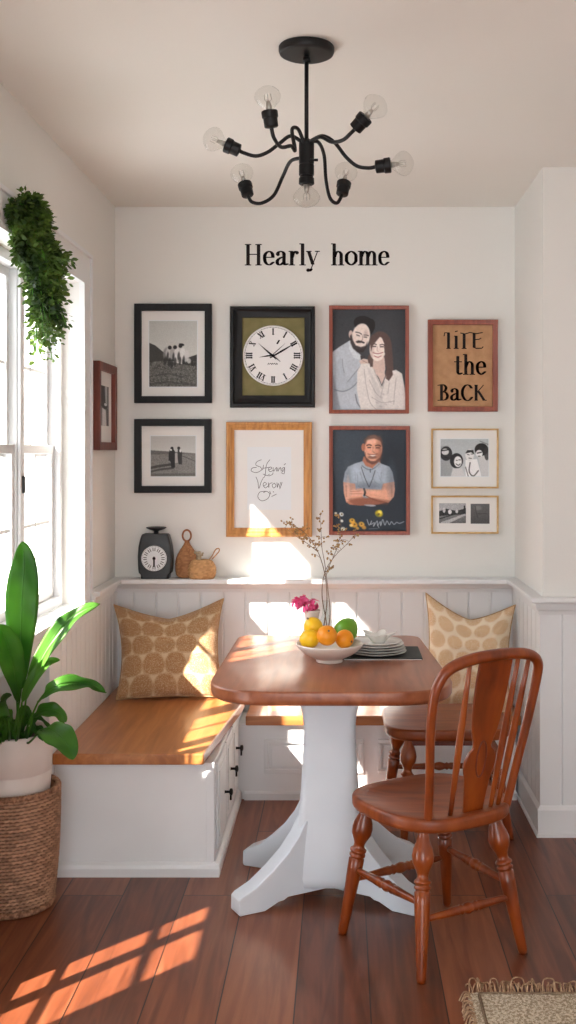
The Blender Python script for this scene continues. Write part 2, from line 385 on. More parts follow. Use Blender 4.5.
def text(bm, s, to3, x, y, unit, sx=1.0, w=.2, thin=.055, gap=.04):
    """writes s with its baseline at (x, y); unit = x-height; returns end x"""
    for ch in s:
        st, adv = G[ch]
        for kind, pts in st:
            q = [(x+p[0]*unit*sx, y+p[1]*unit) for p in pts]
            if kind == 'c': q = [tuple(v)[:2] for v in cr([(a, b, 0) for a, b in q], 6)]
            if kind == 'o': q = [tuple(v)[:2] for v in cr([(a, b, 0) for a, b in q], 6, True)]; q.append(q[0])
            if kind == 'd':
                q = [q[0], (q[0][0]+1e-5, q[0][1])]; nib(bm, q, to3, w*unit*1.05, w*unit*1.05)
            elif kind == 't': nib(bm, q, to3, thin*unit, thin*unit)
            else: nib(bm, q, to3, w*unit, thin*unit)
        x += (adv+gap)*unit*sx
    return x
def ink(bm, polys, to3, w, curve=True):
    for pl in polys:
        q = [tuple(v)[:2] for v in cr([(a, b, 0) for a, b in pl], 5)] if (curve and len(pl) > 2) else pl
        nib(bm, q, to3, w, w, seg=8)

# ================================================================== THE ROOM
XL, XR, YB, ZC = -1.035, .789, 5.015, 2.622
YS = 4.317                       # the stub wall on the right
WO = -1.25                       # outer face of left wall
SILL, HEAD = .905, 2.17
WY0, WY1 = 3.0, 4.33            # big window opening
LY0, LY1, LZ0, LZ1 = 2.36, 2.97, .10, .87   # opening of the added low window, out of view
RY = -1.6
bm = bmesh.new(); box(bm, -1.5, 2.9, RY, 5.2, -.06, 0)
struct('floor', bm, M['floor'])
bm = bmesh.new(); box(bm, -1.5, 2.9, RY, 5.2, ZC, ZC+.1)
struct('ceiling', bm, M['ceil'])
bm = bmesh.new(); box(bm, WO, 1.0, YB, YB+.15, 0, ZC)
struct('wall_back', bm, M['wall'])
bm = bmesh.new()
box(bm, WO, XL, WY1, YB, 0, ZC)
box(bm, WO, XL, WY0, WY1, HEAD, ZC)
box(bm, WO, XL, 3.84, WY1, 0, SILL-.03)
box(bm, WO, XL, 3.06, 3.84, .84, SILL-.03)
box(bm, WO, XL, WY0, 3.06, 0, SILL-.03)
box(bm, -1.38, -1.34, 3.04, 3.86, 0, .86)          # back of the recess under the window
box(bm, -1.38, WO, 3.84, 3.88, 0, .86); box(bm, -1.38, WO, 3.02, 3.06, 0, .86); box(bm, -1.38, WO, 3.02, 3.88, .84, .88)
box(bm, WO, XL, LY1, WY0, 0, ZC)
box(bm, WO, XL, LY0, LY1, LZ1, ZC); box(bm, WO, XL, LY0, LY1, 0, LZ0)
box(bm, WO, XL, RY, LY0, 0, ZC)
struct('wall_left', bm, M['wall'])
bm = bmesh.new(); box(bm, XR, XR+.15, YS+.12, YB, 0, ZC); box(bm, XR, 2.75, YS, YS+.12, 0, ZC)
struct('wall_right', bm, M['wall'])
bm = bmesh.new(); box(bm, 2.6, 2.75, RY, YS, 0, ZC)
struct('wall_side', bm, M['wall'])
bm = bmesh.new(); box(bm, .95, 2.75, RY-.12, RY, 0, ZC); box(bm, WO, .95, RY-.12, RY, 2.35, ZC)  # partial wall behind the camera, added to cut light reaching the right side
struct('wall_rear_light_block', bm, M['wall'])

# ---- beadboard wainscot: profile with grooves swept upwards
def bead(bm, a, b, off, z0, z1, fixed, facing, pitch=.1014, th=.014, g=.007, d=.006):
    """panels from a to b along the wall; fixed = wall face; facing: unit sign pushing into the room"""
    xs = [(a, th)]
    x = off
    while x < b:
        if x-g > a and x+g < b: xs += [(x-g/2-.002, th), (x-g/2, th-d), (x+g/2, th-d), (x+g/2+.002, th)]
        x += pitch
    xs += [(b, th)]
    return xs
def bead_y(name, a, b, off, z0, z1, y, pitch=.1014):      # wall facing the camera (-Y)
    bm = bmesh.new(); xs = bead(bm, a, b, off, z0, z1, y, -1, pitch)
    prism(bm, [(a, y)]+[(x, y-t) for x, t in xs]+[(b, y)], z0, z1, 'z'); return bm
def bead_x(a, b, off, z0, z1, x, s, pitch=.1014, bm=None):
    bm = bm or bmesh.new(); xs = bead(bm, a, b, off, z0, z1, x, s, pitch)
    prism(bm, [(x, a)]+[(x+s*t, yy) for yy, t in xs]+[(x, b)], z0, z1, 'z'); return bm
struct('trim_back_beadboard', bead_y('b', XL, XR, (134-342)/220., 0, .885, YB), M['trim'])
bm = bead_x(3.84, YB, 4.0, 0, .872, XL, 1, .075); bead_x(3.06, 3.84, 3.1, 0, .84, -1.34, 1, .075, bm)
struct('trim_left_beadboard', bm, M['trim'])
struct('trim_right_beadboard', bead_x(YS, YB, YS+.08, .0, .885, XR, -1), M['trim'])
struct('trim_stub_beadboard', bead_y('b', XR-.014, 2.6, XR+.07, 0, .885, YS), M['trim'])
def sweep_profile(bm, prof, path):
    """prof: (out, z); path: list of (x, y, nx, ny) corners with outward offsets"""
    rings = [[bm.verts.new((x+nx*o, y+ny*o, z)) for o, z in prof] for x, y, nx, ny in path]
    n = len(prof)
    for A, B in zip(rings[:-1], rings[1:]):
        for k in range(n): bm.faces.new((A[k], A[(k+1)%n], B[(k+1)%n], B[k]))
    bm.faces.new(rings[0]); bm.faces.new(list(reversed(rings[-1])))
ledge = [(0,.868),(.02,.868),(.024,.884),(.034,.890),(.045,.905),(.05,.912),(.112,.914),(.116,.918),(.116,.932),(.112,.936),(0,.936)]
small = [(0,.868),(.018,.868),(.022,.882),(.03,.889),(.034,.902),(.036,.914),(.05,.917),(.053,.921),(.053,.931),(.05,.936),(0,.936)]
bm = bmesh.new(); sweep_profile(bm, ledge, [(XL+.0005, YB, 0, -1), (XR-.0005, YB, 0, -1)])
struct('trim_back_ledge', bm, M['trim'])
bm = bmesh.new(); sweep_profile(bm, small, [(XL, 4.462, 1, 0), (XL, YB-.1165, 1, 0)])
struct('trim_left_rail', bm, M['trim'])
bm = bmesh.new(); sweep_profile(bm, small, [(XR, YB-.1165, -1, 0), (XR, YS, -1, -1), (2.6, YS, 0, -1)])
struct('trim_right_rail', bm, M['trim'])
bb = [(0,0),(.03,0),(.03,.012),(.024,.016),(.024,.105),(.018,.118),(.014,.122),(0,.122)]
bm = bmesh.new(); sweep_profile(bm, bb, [(XR, YB, -1, 0), (XR, YS, -1, -1), (2.6, YS, 0, -1)])
struct('baseboard_right', bm, M['trim'])
bm = bmesh.new(); sweep_profile(bm, bb, [(XL, RY, 1, 0), (XL, 3.0, 1, 0)])
struct('baseboard_left', bm, M['trim'])

# ---- window
GX = -1.14
def rect_frame(bm, y0, y1, z0, z1, w, x0, x1):
    box(bm, x0, x1, y0, y0+w, z0, z1); box(bm, x0, x1, y1-w, y1, z0, z1)
    box(bm, x0, x1, y0+w, y1-w, z0, z0+w); box(bm, x0, x1, y0+w, y1-w, z1-w, z1)
bm = bmesh.new()
rect_frame(bm, WY0, WY1, SILL, HEAD, .035, -1.22, -1.10)
box(bm, -1.18, -1.12, 3.79, 3.845, SILL+.035, HEAD-.035)       # mullion post between the two units
box(bm, -1.12, -1.108, 3.795, 3.84, SILL+.035, HEAD-.035)
win = struct('window_1', bm, M['trim'], bevel=.003)
units = [(3.85, 4.295), (3.34, 3.785), (3.035, 3.34)]
for (a, b) in units:
    mid = 1.505
    for z0, z1, xo in ((mid-.02, HEAD-.035, -.012), (SILL+.035, mid+.025, .0)):
        bm = bmesh.new(); x0, x1 = GX-.018+xo*1.6, GX+.018+xo*1.6
        rect_frame(bm, a, b, z0, z1, .032, x0+.006, x1-.004)
        ym, zm = (a+b)/2, (z0+z1)/2 + (.0)
        box(bm, x0+.012, x1-.012, ym-.007, ym+.007, z0+.036, z1-.036)
        box(bm, x0+.012, x1-.012, a+.03, b-.03, zm-.007, zm+.007)
        s = obj('sash', bm, M['trim'], win, bevel=.002)
        bm = bmesh.new(); box(bm, (x0+x1)/2-.002, (x0+x1)/2+.002, a+.03, b-.03, z0+.03, z1-.03)
        obj('pane', bm, M['glass'], s)
bm = bmesh.new(); box(bm, -1.109, -1.10, 3.81, 3.826, 1.36, 1.42)
obj('latch', bm, M['knob'], win, bevel=.002)
bm = bmesh.new()                                                # casing boards with a raised outer bead
for y0, y1, z0, z1 in ((WY1+.012, WY1+.115, SILL, 2.285), (WY0-.03, WY1+.012, HEAD+.014, 2.285)):
    box(bm, XL, XL+.016, y0, y1, z0, z1)
box(bm, XL, XL+.026, WY1+.115, WY1+.13, SILL, 2.30); box(bm, XL, XL+.026, WY0-.03, WY1+.115, 2.285, 2.30)
box(bm, XL, XL+.022, WY0, WY1+.012, HEAD, HEAD+.014); box(bm, XL, XL+.022, WY1, WY1+.012, SILL, HEAD)
struct('trim_window_casing', bm, M['trim'])
bm = bmesh.new(); box(bm, -1.10, XL+.03, WY0-.02, 4.46, SILL-.03, SILL); box(bm, XL, XL+.02, WY0-.02, 4.46, SILL-.075, SILL-.03)
struct('trim_window_sill', bm, M['trim'], bevel=.004)
bm = bmesh.new(); rect_frame(bm, LY0, LY1, LZ0, LZ1, .03, -1.2, -1.1)  # added window out of view, shaped to throw sun patches on the floor
for zz in (.36, .61): box(bm, -1.16, -1.14, LY0+.03, LY1-.03, zz-.008, zz+.008)
box(bm, -1.16, -1.13, LY0+.33, LY0+.37, LZ0+.03, LZ1-.03)
w2 = struct('added_sun_window', bm, M['trim'], bevel=.002)
bm = bmesh.new(); box(bm, -1.152, -1.148, LY0+.02, LY1-.02, LZ0+.02, LZ1-.02); obj('pane', bm, M['glass'], w2)

# ================================================================== BENCHES
t = thing('storage_bench', (-.74, 4.4, 0), 'white storage bench with a golden wood seat and black knobs, running along the window wall', 'bench')
BX = -.452
bm = bmesh.new()
prism(bm, [(XL+.014, 3.905), (BX, 3.905), (BX, 4.756), (BX, YB-.016), (XL+.014, YB-.016)], 0, .402, 'z')
obj('body', bm, M['bench'], t, bevel=.003)
bm = bmesh.new()
prism(bm, [(XL+.016, 3.865), (-.486, 3.865), (-.42, 4.66), (-.42, YB-.017), (XL+.016, YB-.017)], .403, .443, 'z')
obj('seat_board', bm, M['oak'], t, bevel=.006, bseg=3)
bm = bmesh.new()                                            # plinth moulding with a rounded top
pl = [(0,0),(.018,0),(.02,.03),(.016,.042),(.006,.05),(0,.05)]
sweep_profile(bm, pl, [(XL+.02, 3.905, 0, -1), (BX, 3.905, 1, -1), (BX, 4.745, 1, 0)])
obj('plinth', bm, M['bench'], t)
bm = bmesh.new()                                            # corner boards of the end panel
box(bm, BX-.03, BX-.001, 3.899, 3.905, .05, .402); box(bm, XL+.03, BX-.03, 3.900, 3.905, .388, .402)
obj('end_trim', bm, M['bench'], t, bevel=.002)
for i, (y0, y1, ky) in enumerate(((3.95, 4.235, 4.14), (4.25, 4.475, 4.36), (4.49, 4.72, 4.575))):
    bm = bmesh.new(); box(bm, BX, BX+.007, y0, y1, .075, .385); box(bm, BX+.007, BX+.011, y0+.035, y1-.035, .11, .35)
    d = obj('drawer', bm, M['bench'], t, bevel=.003)
    bm = bmesh.new(); kz = .225+.04*i*.6
    lathe(bm, [(0,.008),(.1,.005),(.55,.005),(.62,.012),(.9,.013),(1,.006)], (BX+.010, ky, kz), (BX+.042, ky, kz), 14)
    box(bm, BX+.03, BX+.037, ky-.005, ky+.005, kz-.03, kz)
    obj('knob', bm, M['knob'], d, smooth=True)['label'] = 'black drop knob'
t = thing('window_bench', (.17, 4.87, 0), 'low white panelled bench with a wooden seat running along the rear beadboard wall', 'bench')
bm = bmesh.new(); box(bm, BX+.002, XR-.034, 4.765, YB-.016, 0, .325)
obj('body', bm, M['bench'], t, bevel=.002)
bm = bmesh.new(); box(bm, -.415, XR-.018, 4.735, YB-.017, .326, .368)
obj('seat_board', bm, M['oakx'], t, bevel=.005, bseg=3)
bm = bmesh.new(); sweep_profile(bm, [(0,0),(.014,0),(.014,.028),(.006,.036),(0,.036)], [(BX+.03, 4.765, 0, -1), (XR-.034, 4.765, 0, -1)])
obj('plinth', bm, M['bench'], t)
for x0, x1 in ((-.335, .095), (.155, .64)):
    bm = bmesh.new(); z0, z1 = .115, .262
    for a0, a1, b0, b1 in ((x0, x1, z1-.018, z1), (x0, x1, z0, z0+.018), (x0, x0+.018, z0+.018, z1-.018), (x1-.018, x1, z0+.018, z1-.018)):
        box(bm, a0, a1, 4.753, 4.765, b0, b1)
    box(bm, x0+.028, x1-.028, 4.760, 4.765, z0+.028, z1-.028)
    obj('raised_panel', bm, M['bench'], t, bevel=.003)

# ================================================================== TABLE
t = thing('dining_table', (-.045, 3.8, 0), 'pedestal dining table with a brown wooden top and white painted base', 'table')
bm = bmesh.new()
def trap(n=10):
    x0f, x1f, y0 = -.437, .375, 3.475; x0b, x1b, y1 = -.425, .315, 4.53
    c = [(x1b, y1, .07), (x0b, y1, .07), (x0f, y0, .2), (x1f, y0, .2)]
    out = []
    for i in range(4):
        p = Vector(c[i][:2]); a = Vector(c[i-1][:2]); b = Vector(c[(i+1)%4][:2]); r = c[i][2]
        u = (a-p).normalized()*r; v = (b-p).normalized()*r
        for k in range(n+1):
            s = k/n; q = (p+u)*(1-s)**2 + p*2*s*(1-s) + (p+v)*s*s; out.append((q.x, q.y))
    out2 = []
    for i, p in enumerate(out):                        # bow the front edge slightly
        x, y = p
        if y < 3.7: y -= .03*max(0, 1-((x+.02)/.42)**2)
        out2.append((x, y))
    return out2
slab(bm, trap(), .702, .75, .02, .008, seg=5)
obj('tabletop', bm, M['table'], t, smooth=True)
bm = bmesh.new(); box(bm, -.2, .12, 3.62, 4.2, .682, .702)
obj('top_cleat', bm, M['pedestal'], t, bevel=.004)
# pedestal column: rounded square section, waisted
bm = bmesh.new(); secs = [(.03,.115,.17),(.06,.108,.165),(.2,.102,.16),(.3,.094,.152),(.45,.084,.142),(.56,.08,.138),(.62,.084,.142),(.66,.094,.15),(.682,.105,.16)]
rings = []
for z, hw, hd in secs:
    hw *= 1.09; rings.append([bm.verts.new((-.042+x, 3.83+y, z)) for x, y in roundrect(-hw, hw, -hd, hd, .028, 4)])
for A, B in zip(rings[:-1], rings[1:]):
    for k in range(len(A)): bm.faces.new((A[k], A[(k+1)%len(A)], B[(k+1)%len(A)], B[k]))
bm.faces.new(list(reversed(rings[0]))); bm.faces.new(rings[-1])
obj('pedestal', bm, M['pedestal'], t, smooth=True, sub=1)
for tip, root in (((-.345, 3.585), (-.07, 3.74)), ((.255, 3.585), (-.01, 3.74)), ((-.345, 4.03), (-.07, 3.92)), ((.27, 4.05), (-.01, 3.92))):
    a = Vector((*root, 0)); b = Vector((*tip, 0)); d = (b-a); L = d.length; d.normalize(); n = Vector((-d.y, d.x, 0))
    prof = [(0,.03),(L*.45,.03),(L*.5,.022),(L*.56,.02),(L*.72,.0),(L,.0),(L+.005,.008),(L+.004,.052),(L-.008,.062),(L-.06,.085),(L*.62,.128),(L*.45,.175),(L*.32,.225),(L*.24,.27),(0,.3)]
    bm = bmesh.new(); hw = .034
    A = [bm.verts.new(a+d*s-n*hw+Vector((0,0,z))) for s, z in prof]; B = [bm.verts.new(a+d*s+n*hw+Vector((0,0,z))) for s, z in prof]
    bm.faces.new(A); bm.faces.new(list(reversed(B)))
    for k in range(len(A)): bm.faces.new((A[k], B[k], B[(k+1)%len(A)], A[(k+1)%len(A)]))
    obj('foot', bm, M['pedestal'], t, bevel=.004)

# ================================================================== CHAIRS
LEG = [(0,.0125),(.03,.0145),(.3,.0195),(.5,.0235),(.575,.024),(.582,.0205),(.594,.0205),(.60,.025),(.612,.025),(.618,.0205),(.63,.0205),(.636,.0255),(.648,.0255),(.655,.021),(.67,.017),(.69,.0165),(.72,.021),(.765,.0305),(.81,.0325),(.855,.029),(.91,.020),(.96,.0165),(1,.016)]
STR = [(0,.008),(.12,.010),(.3,.0125),(.38,.0145),(.40,.0115),(.42,.016),(.44,.0115),(.47,.0155),(.5,.0175),(.53,.0155),(.56,.0115),(.58,.016),(.60,.0115),(.62,.0145),(.7,.0125),(.88,.010),(1,.008)]
cc = Vector((.278, 3.375, 0)); fw = Vector((-.53, .85, 0)).normalized(); rt = Vector((fw.y, -fw.x, 0))
def CP(r, f, z): return cc + rt*r + fw*f + Vector((0,0,z))
t = thing('dining_chair', cc, 'varnished wooden hoop back chair with turned legs in front of the dining table', 'chair')
bm = bmesh.new()
out = []
for k in range(56):
    a = 2*PI*k/56; c, s = math.cos(a), math.sin(a)
    e = .62
    x = .222*math.copysign(abs(c)**e, c); y = .215*math.copysign(abs(s)**e, s)
    if y < 0: x *= 1-.16*(-y/.215)**1.5
    out.append((x, y))
xf = Matrix(((rt.x, fw.x, 0, cc.x), (rt.y, fw.y, 0, cc.y), (0,0,1,0), (0,0,0,1)))
slab(bm, out, .408, .45, .016, .012, dish=.012, seg=5, xf=xf)
obj('seat', bm, M['seat'], t, smooth=True)
feet = {'fl': (-.205, .195), 'fr': (.205, .195), 'bl': (-.185, -.195), 'br': (.185, -.205)}
tops = {'fl': (-.148, .14), 'fr': (.148, .14), 'bl': (-.13, -.13), 'br': (.13, -.13)}
def leg_at(k, s): a = CP(*feet[k], 0); b = CP(*tops[k], .412); return a+(b-a)*s
for k in feet:
    bm = bmesh.new(); lathe(bm, LEG, CP(*feet[k], 0), CP(*tops[k], .414), 20); obj('leg', bm, M['chair'], t, smooth=True)
for a, b, s, s2 in (('fl','bl',.50,.50),('fr','br',.50,.50),('bl','br',.40,.40),('fl','fr',.42,.42)):
    bm = bmesh.new(); lathe(bm, STR, leg_at(a, s), leg_at(b, s2), 16); obj('stretcher', bm, M['chair'], t, smooth=True)
# hoop back, leaning away from the table
def hb(r, z):   # point on the back plane
    k = (z-.44)/.47
    return CP(r, -.165-.085*k-.012*k*k, z)
hoop = [(-.138,.43),(-.150,.56),(-.168,.70),(-.174,.79),(-.166,.85),(-.135,.892),(-.07,.912),(0,.918),(.08,.918),(.155,.908),(.196,.882),(.203,.83),(.192,.70),(.172,.56),(.152,.43)]
path = [hb(p.x, p.y) for p in cr([(r, z, 0) for r, z in hoop], 6)]
bm = bmesh.new(); n = len(path)
tube(bm, path, [.0125+.005*math.sin(PI*i/(n-1))**2 for i in range(n)], 14)
obj('hoop', bm, M['chair'], t, smooth=True)
def spindle(r0, r1, z1):
    bm = bmesh.new(); a = hb(r0, .44); b = hb(r1, z1); b2 = a.lerp(b, .5)
    lathe(bm, [(0,.007),(.08,.008),(.35,.0105),(.5,.011),(.8,.0085),(1,.0065)], a, b, 12); obj('spindle', bm, M['chair'], t, smooth=True)
spindle(-.060, -.062, .912); spindle(.090, .118, .912); spindle(.118, .160, .900)
sp = [(.43,.036),(.47,.038),(.54,.046),(.575,.056),(.60,.058),(.625,.048),(.64,.034),(.66,.036),(.69,.046),(.76,.056),(.84,.060),(.915,.060)]
bm = bmesh.new(); A = []; th = .011
pr = cr([(w, z, 0) for z, w in sp], 4)
rows = []
for p in pr:
    z, w = p.y, p.x; back = -fw
    row = []
    for side, dd in ((-1, .5), (-1, -.5), (1, -.5), (1, .5)):
        row.append(bm.verts.new(hb(.022+.012*(z-.44)/.47+side*w, z) + fw*(th*dd)))
    rows.append(row)
for A_, B_ in zip(rows[:-1], rows[1:]):
    for k in range(4): bm.faces.new((A_[k], A_[(k+1)%4], B_[(k+1)%4], B_[k]))
bm.faces.new(rows[0]); bm.faces.new(list(reversed(rows[-1])))
spl = obj('splat', bm, M['chair'], t, bevel=.003)
bm = bmesh.new()
for sgn in (1, -1):
    ov = [hb(.026+.017*math.cos(a), .605+.055*math.sin(a)) + fw*(sgn*th*.5) for a in [2*PI*k/28 for k in range(29)]]
    tube(bm, ov, .0028, 6, False)
obj('carved_oval', bm, M['darkred'], spl, smooth=True)

# stool-like side chair behind the table
t = thing('wooden_stool', (.41, 4.4, 0), 'brown wooden stool with turned legs, pushed in between the table and the rear bench', 'stool')
bm = bmesh.new(); slab(bm, roundrect(.165, .655, 4.16, 4.62, .12, 8), .405, .45, .018, .01, seg=5); obj('seat', bm, M['seat'], t, smooth=True)
f2 = {'a': (.235, 4.20), 'b': (.18, 4.56), 'c': (.655, 4.27), 'd': (.62, 4.60)}; t2 = {'a': (.26, 4.25), 'b': (.24, 4.52), 'c': (.57, 4.27), 'd': (.57, 4.52)}
for k in f2:
    bm = bmesh.new(); lathe(bm, LEG, (*f2[k], 0), (*t2[k], .41), 18); obj('leg', bm, M['chair'], t, smooth=True)
def l2(k, s): return Vector((*f2[k], 0)).lerp(Vector((*t2[k], .41)), s)
for a, b, s in (('a','b',.35),('c','d',.35),('a','c',.47),('b','d',.5)):
    bm = bmesh.new(); lathe(bm, STR, l2(a, s), l2(b, s), 14); obj('stretcher', bm, M['chair'], t, smooth=True)
bm = bmesh.new(); box(bm, .27, .56, 4.225, 4.245, .375, .398); obj('apron', bm, M['darkred'], t, bevel=.003)

# ================================================================== PICTURES
YF = 4.985                                   # front plane of the frames on the rear wall
def sm(a, k=1):
    for _ in range(k):
        a = (a + np.roll(a,1,0)+np.roll(a,-1,0)+np.roll(a,1,1)+np.roll(a,-1,1))/5
    return a
class Print:
    """a small painted photograph: drawn in the units of its own view box, printed on a fine grid"""
    def __init__(s, box, nx, seed=1):
        s.b = box; s.W = nx*2; s.Hh = int(round(nx*(box[3]-box[1])/(box[2]-box[0])))*2
        x = np.linspace(box[0], box[2], s.W); y = np.linspace(box[1], box[3], s.Hh)
        s.X, s.Y = np.meshgrid(x, y); s.C = np.zeros((s.Hh, s.W, 3)); s.r = np.random.RandomState(seed)
        s.px = (box[2]-box[0])/s.W
    def put(s, m, c, a=1.0):
        m = np.clip(m, 0, 1)[..., None]*a; s.C = s.C*(1-m)+np.array(c, float)*m
    def grad(s, c0, c1, vertical=True):
        t = ((s.Y-s.b[1])/(s.b[3]-s.b[1]) if vertical else (s.X-s.b[0])/(s.b[2]-s.b[0]))[..., None]
        s.C = np.array(c0, float)*(1-t)+np.array(c1, float)*t
    def el(s, cx, cy, rx, ry, c, rot=0, a=1, soft=.08):
        t = math.radians(rot); dx, dy = s.X-cx, s.Y-cy
        u = (dx*math.cos(t)+dy*math.sin(t))/rx; v = (-dx*math.sin(t)+dy*math.cos(t))/ry
        s.put((1-np.sqrt(u*u+v*v))/soft+.5, c, a)
    def poly(s, pts, c, a=1, curve=False, blur=1):
        if curve: pts = [tuple(v)[:2] for v in cr([(x, y, 0) for x, y in pts], 5, True)]
        ins = np.zeros(s.X.shape, bool); n = len(pts)
        for i in range(n):
            x1, y1 = pts[i]; x2, y2 = pts[(i+1) % n]
            if y1 == y2: continue
            cnd = ((y1 > s.Y) != (y2 > s.Y)) & (s.X < (x2-x1)*(s.Y-y1)/(y2-y1)+x1); ins ^= cnd
        s.put(sm(ins.astype(float), blur), c, a)
    def line(s, pts, w, c, a=1, curve=True):
        if curve and len(pts) > 2: pts = [tuple(v)[:2] for v in cr([(x, y, 0) for x, y in pts], 5)]
        d = np.full(s.X.shape, 1e9)
        for (x1, y1), (x2, y2) in zip(pts[:-1], pts[1:]):
            vx, vy = x2-x1, y2-y1; L = max(vx*vx+vy*vy, 1e-9)
            t = np.clip(((s.X-x1)*vx+(s.Y-y1)*vy)/L, 0, 1); d = np.minimum(d, np.hypot(s.X-x1-t*vx, s.Y-y1-t*vy))
        s.put((w/2-d)/(s.px*1.5)+.5, c, a)
    def grain(s, amp, mask=None, k=1):
        n = sm(s.r.randn(*s.X.shape), k)*amp*(1+k)
        if mask is not None: n = n*mask
        s.C = s.C+n[..., None]
    def soften(s, k=2, amp=7):
        for _ in range(k):
            s.C = (s.C*2+np.roll(s.C,1,0)+np.roll(s.C,-1,0)+np.roll(s.C,1,1)+np.roll(s.C,-1,1))/6
        n = sm(s.r.randn(*s.X.shape), 6); n = n/n.std()*amp; s.C = s.C*(1+sm(n, 4)[..., None]/90)
    def out(s):
        C = np.clip(s.C*1.1, 0, 255); h, w = s.Hh//2, s.W//2
        C = C[:h*2, :w*2].reshape(h, 2, w, 2, 3).mean((1, 3))/255
        return np.where(C <= .04045, C/12.92, ((C+.055)/1.055)**2.4)
def print_mesh(name, pr, to3, parent, u0, u1, v0, v1):
    """u right, v up in metres through to3(u, v)"""
    C = pr.out(); h, w = C.shape[:2]
    vs = [to3(u0+(u1-u0)*i/(w-1), v1-(v1-v0)*j/(h-1)) for j in range(h) for i in range(w)]
    fs = [(j*w+i, (j+1)*w+i, (j+1)*w+i+1, j*w+i+1) for j in range(h-1) for i in range(w-1)]
    me = bpy.data.meshes.new(name); me.from_pydata([tuple(v) for v in vs], [], fs)
    at = me.color_attributes.new('Print', 'FLOAT_COLOR', 'POINT')
    arr = np.ones((h*w, 4), np.float32); arr[:, :3] = C.reshape(-1, 3); at.data.foreach_set('color', arr.ravel())
    me.materials.append(M['print']); o = bpy.data.objects.new(name, me); COL.objects.link(o)
    o.parent = parent; o.matrix_local = world_of(parent).inverted(); return o

def wx(px, Y=YF): return (px-CX)*Y/F
def wz(py, Y=YF): return H-(py-CY)*Y/F
def picture(name, label, cat, px0, px1, py0, py1, fw_, mat, depth=.028, inner=None, back='mat', group=None, to3=None, bev=.003, step=None):
    """frame (four mitred rails in one mesh) and backing board; returns root"""
    x0, x1, z0, z1 = wx(px0), wx(px1), wz(py1), wz(py0)
    yb = YB-.001
    t = thing(name, ((x0+x1)/2, yb, z0), label, cat, group)
    bm = bmesh.new()
    w = fw_*YF/F if not isinstance(fw_, tuple) else None
    ws = (w, w, w, w) if w else tuple(q*YF/F for q in fw_)      # left, right, bottom, top
    yf = yb-depth
    outr = [(x0, z0), (x1, z0), (x1, z1), (x0, z1)]; inn = [(x0+ws[0], z0+ws[2]), (x1-ws[1], z0+ws[2]), (x1-ws[1], z1-ws[3]), (x0+ws[0], z1-ws[3])]
    def lerp(k): return [(a[0]+(b[0]-a[0])*k, a[1]+(b[1]-a[1])*k) for a, b in zip(outr, inn)]
    prof = step or [(0, 0), (0, 1), (1, .88), (1, .25)]
    rows = [[bm.verts.new((p[0], yb-depth*hh, p[1])) for p in lerp(k)] for k, hh in prof]
    rows.append(rows[0]) if False else None
    for A, B in zip(rows[:-1], rows[1:]):
        for k in range(4): bm.faces.new((A[k], A[(k+1)%4], B[(k+1)%4], B[k]))
    A, B = rows[-1], [bm.verts.new((p[0], yb, p[1])) for p in lerp(1)]
    for k in range(4): bm.faces.new((A[k], A[(k+1)%4], B[(k+1)%4], B[k]))
    for k in range(4): bm.faces.new((B[k], B[(k+1)%4], rows[0][(k+1)%4], rows[0][k]))
    obj('frame', bm, mat, t, bevel=.0015)
    yo = yb-depth*.3
    if back:
        bm = bmesh.new(); box(bm, x0+ws[0]*.8, x1-ws[1]*.8, yo, yb, z0+ws[2]*.8, z1-ws[3]*.8)
        obj('mat_board' if back in ('mat', 'paper') else 'backing_card', bm, M[back], t)
    return t, yo, (x0+ws[0], x1-ws[1], z0+ws[2], z1-ws[3])
def T3(y):
    return lambda u, v: (u, y, v)
def photo(t, pr, px0, px1, py0, py1, yo, name='photograph', lift=.0008):
    return print_mesh(name, pr, T3(yo-lift), t, wx(px0), wx(px1), wz(py1), wz(py0))
def edge_mat(t, px0, px1, py0, py1, yo, w=.004):
    bm = bmesh.new(); x0, x1, z0, z1 = wx(px0), wx(px1), wz(py1), wz(py0)
    for a in ((x0-w, x1+w, z0-w, z0), (x0-w, x1+w, z1, z1+w), (x0-w, x0, z0, z1), (x1, x1+w, z0, z1)):
        box(bm, a[0], a[1], yo-.0016, yo, a[2], a[3])
    obj('mat_bevel', bm, M['paper'], t)

# --- 1: figures on a hillside
t, yo, _ = picture('picture_frame', 'black framed grey photograph of a group standing on a hillside', 'picture', 134, 211.5, 303.5, 403, 7, M['blackframe'], .03)
p = Print((142, 185, 435, 588), 100, 3); p.grad((176,178,174), (202,204,200))
p.poly([(142,318),(180,335),(240,385),(300,430),(142,440)], (58,58,56)); p.poly([(340,470),(345,420),(390,405),(435,390),(435,480)], (52,52,50), curve=False)
p.poly([(142,436),(240,428),(435,465),(435,588),(142,588)], (92,92,88)); p.grain(20, (p.Y > 430)*1.0, 1); p.grain(10, (p.Y > 430)*1.0, 3)
for x, y, c in ((245,385,120),(262,380,190),(285,385,150),(310,385,205),(345,385,215),(368,400,200)):
    p.el(x, y, 18, 36, (c,)*3, 6, .85, .4)
for x, y in ((268,348),(300,346),(333,338)): p.el(x, y, 12, 12, (30,30,30), 0, 1, .3)
p.el(340, 330, 17, 8, (28,28,28), 10)
for x, y, r in ((240,430,10),(265,440,10),(280,450,9),(300,435,9),(330,430,8),(255,400,7),(290,405,7),(322,400,8),(352,425,8)): p.el(x, y, r, 26, (40,40,40), 5, .75, .5)
p.el(385, 430, 12, 16, (215,)*3, 0, .7, .5); p.line([(180,520),(260,508),(350,530)], 10, (62,62,60), .6); p.line([(160,570),(260,560),(420,575)], 12, (60,60,58), .5); p.grain(9, None, 0)
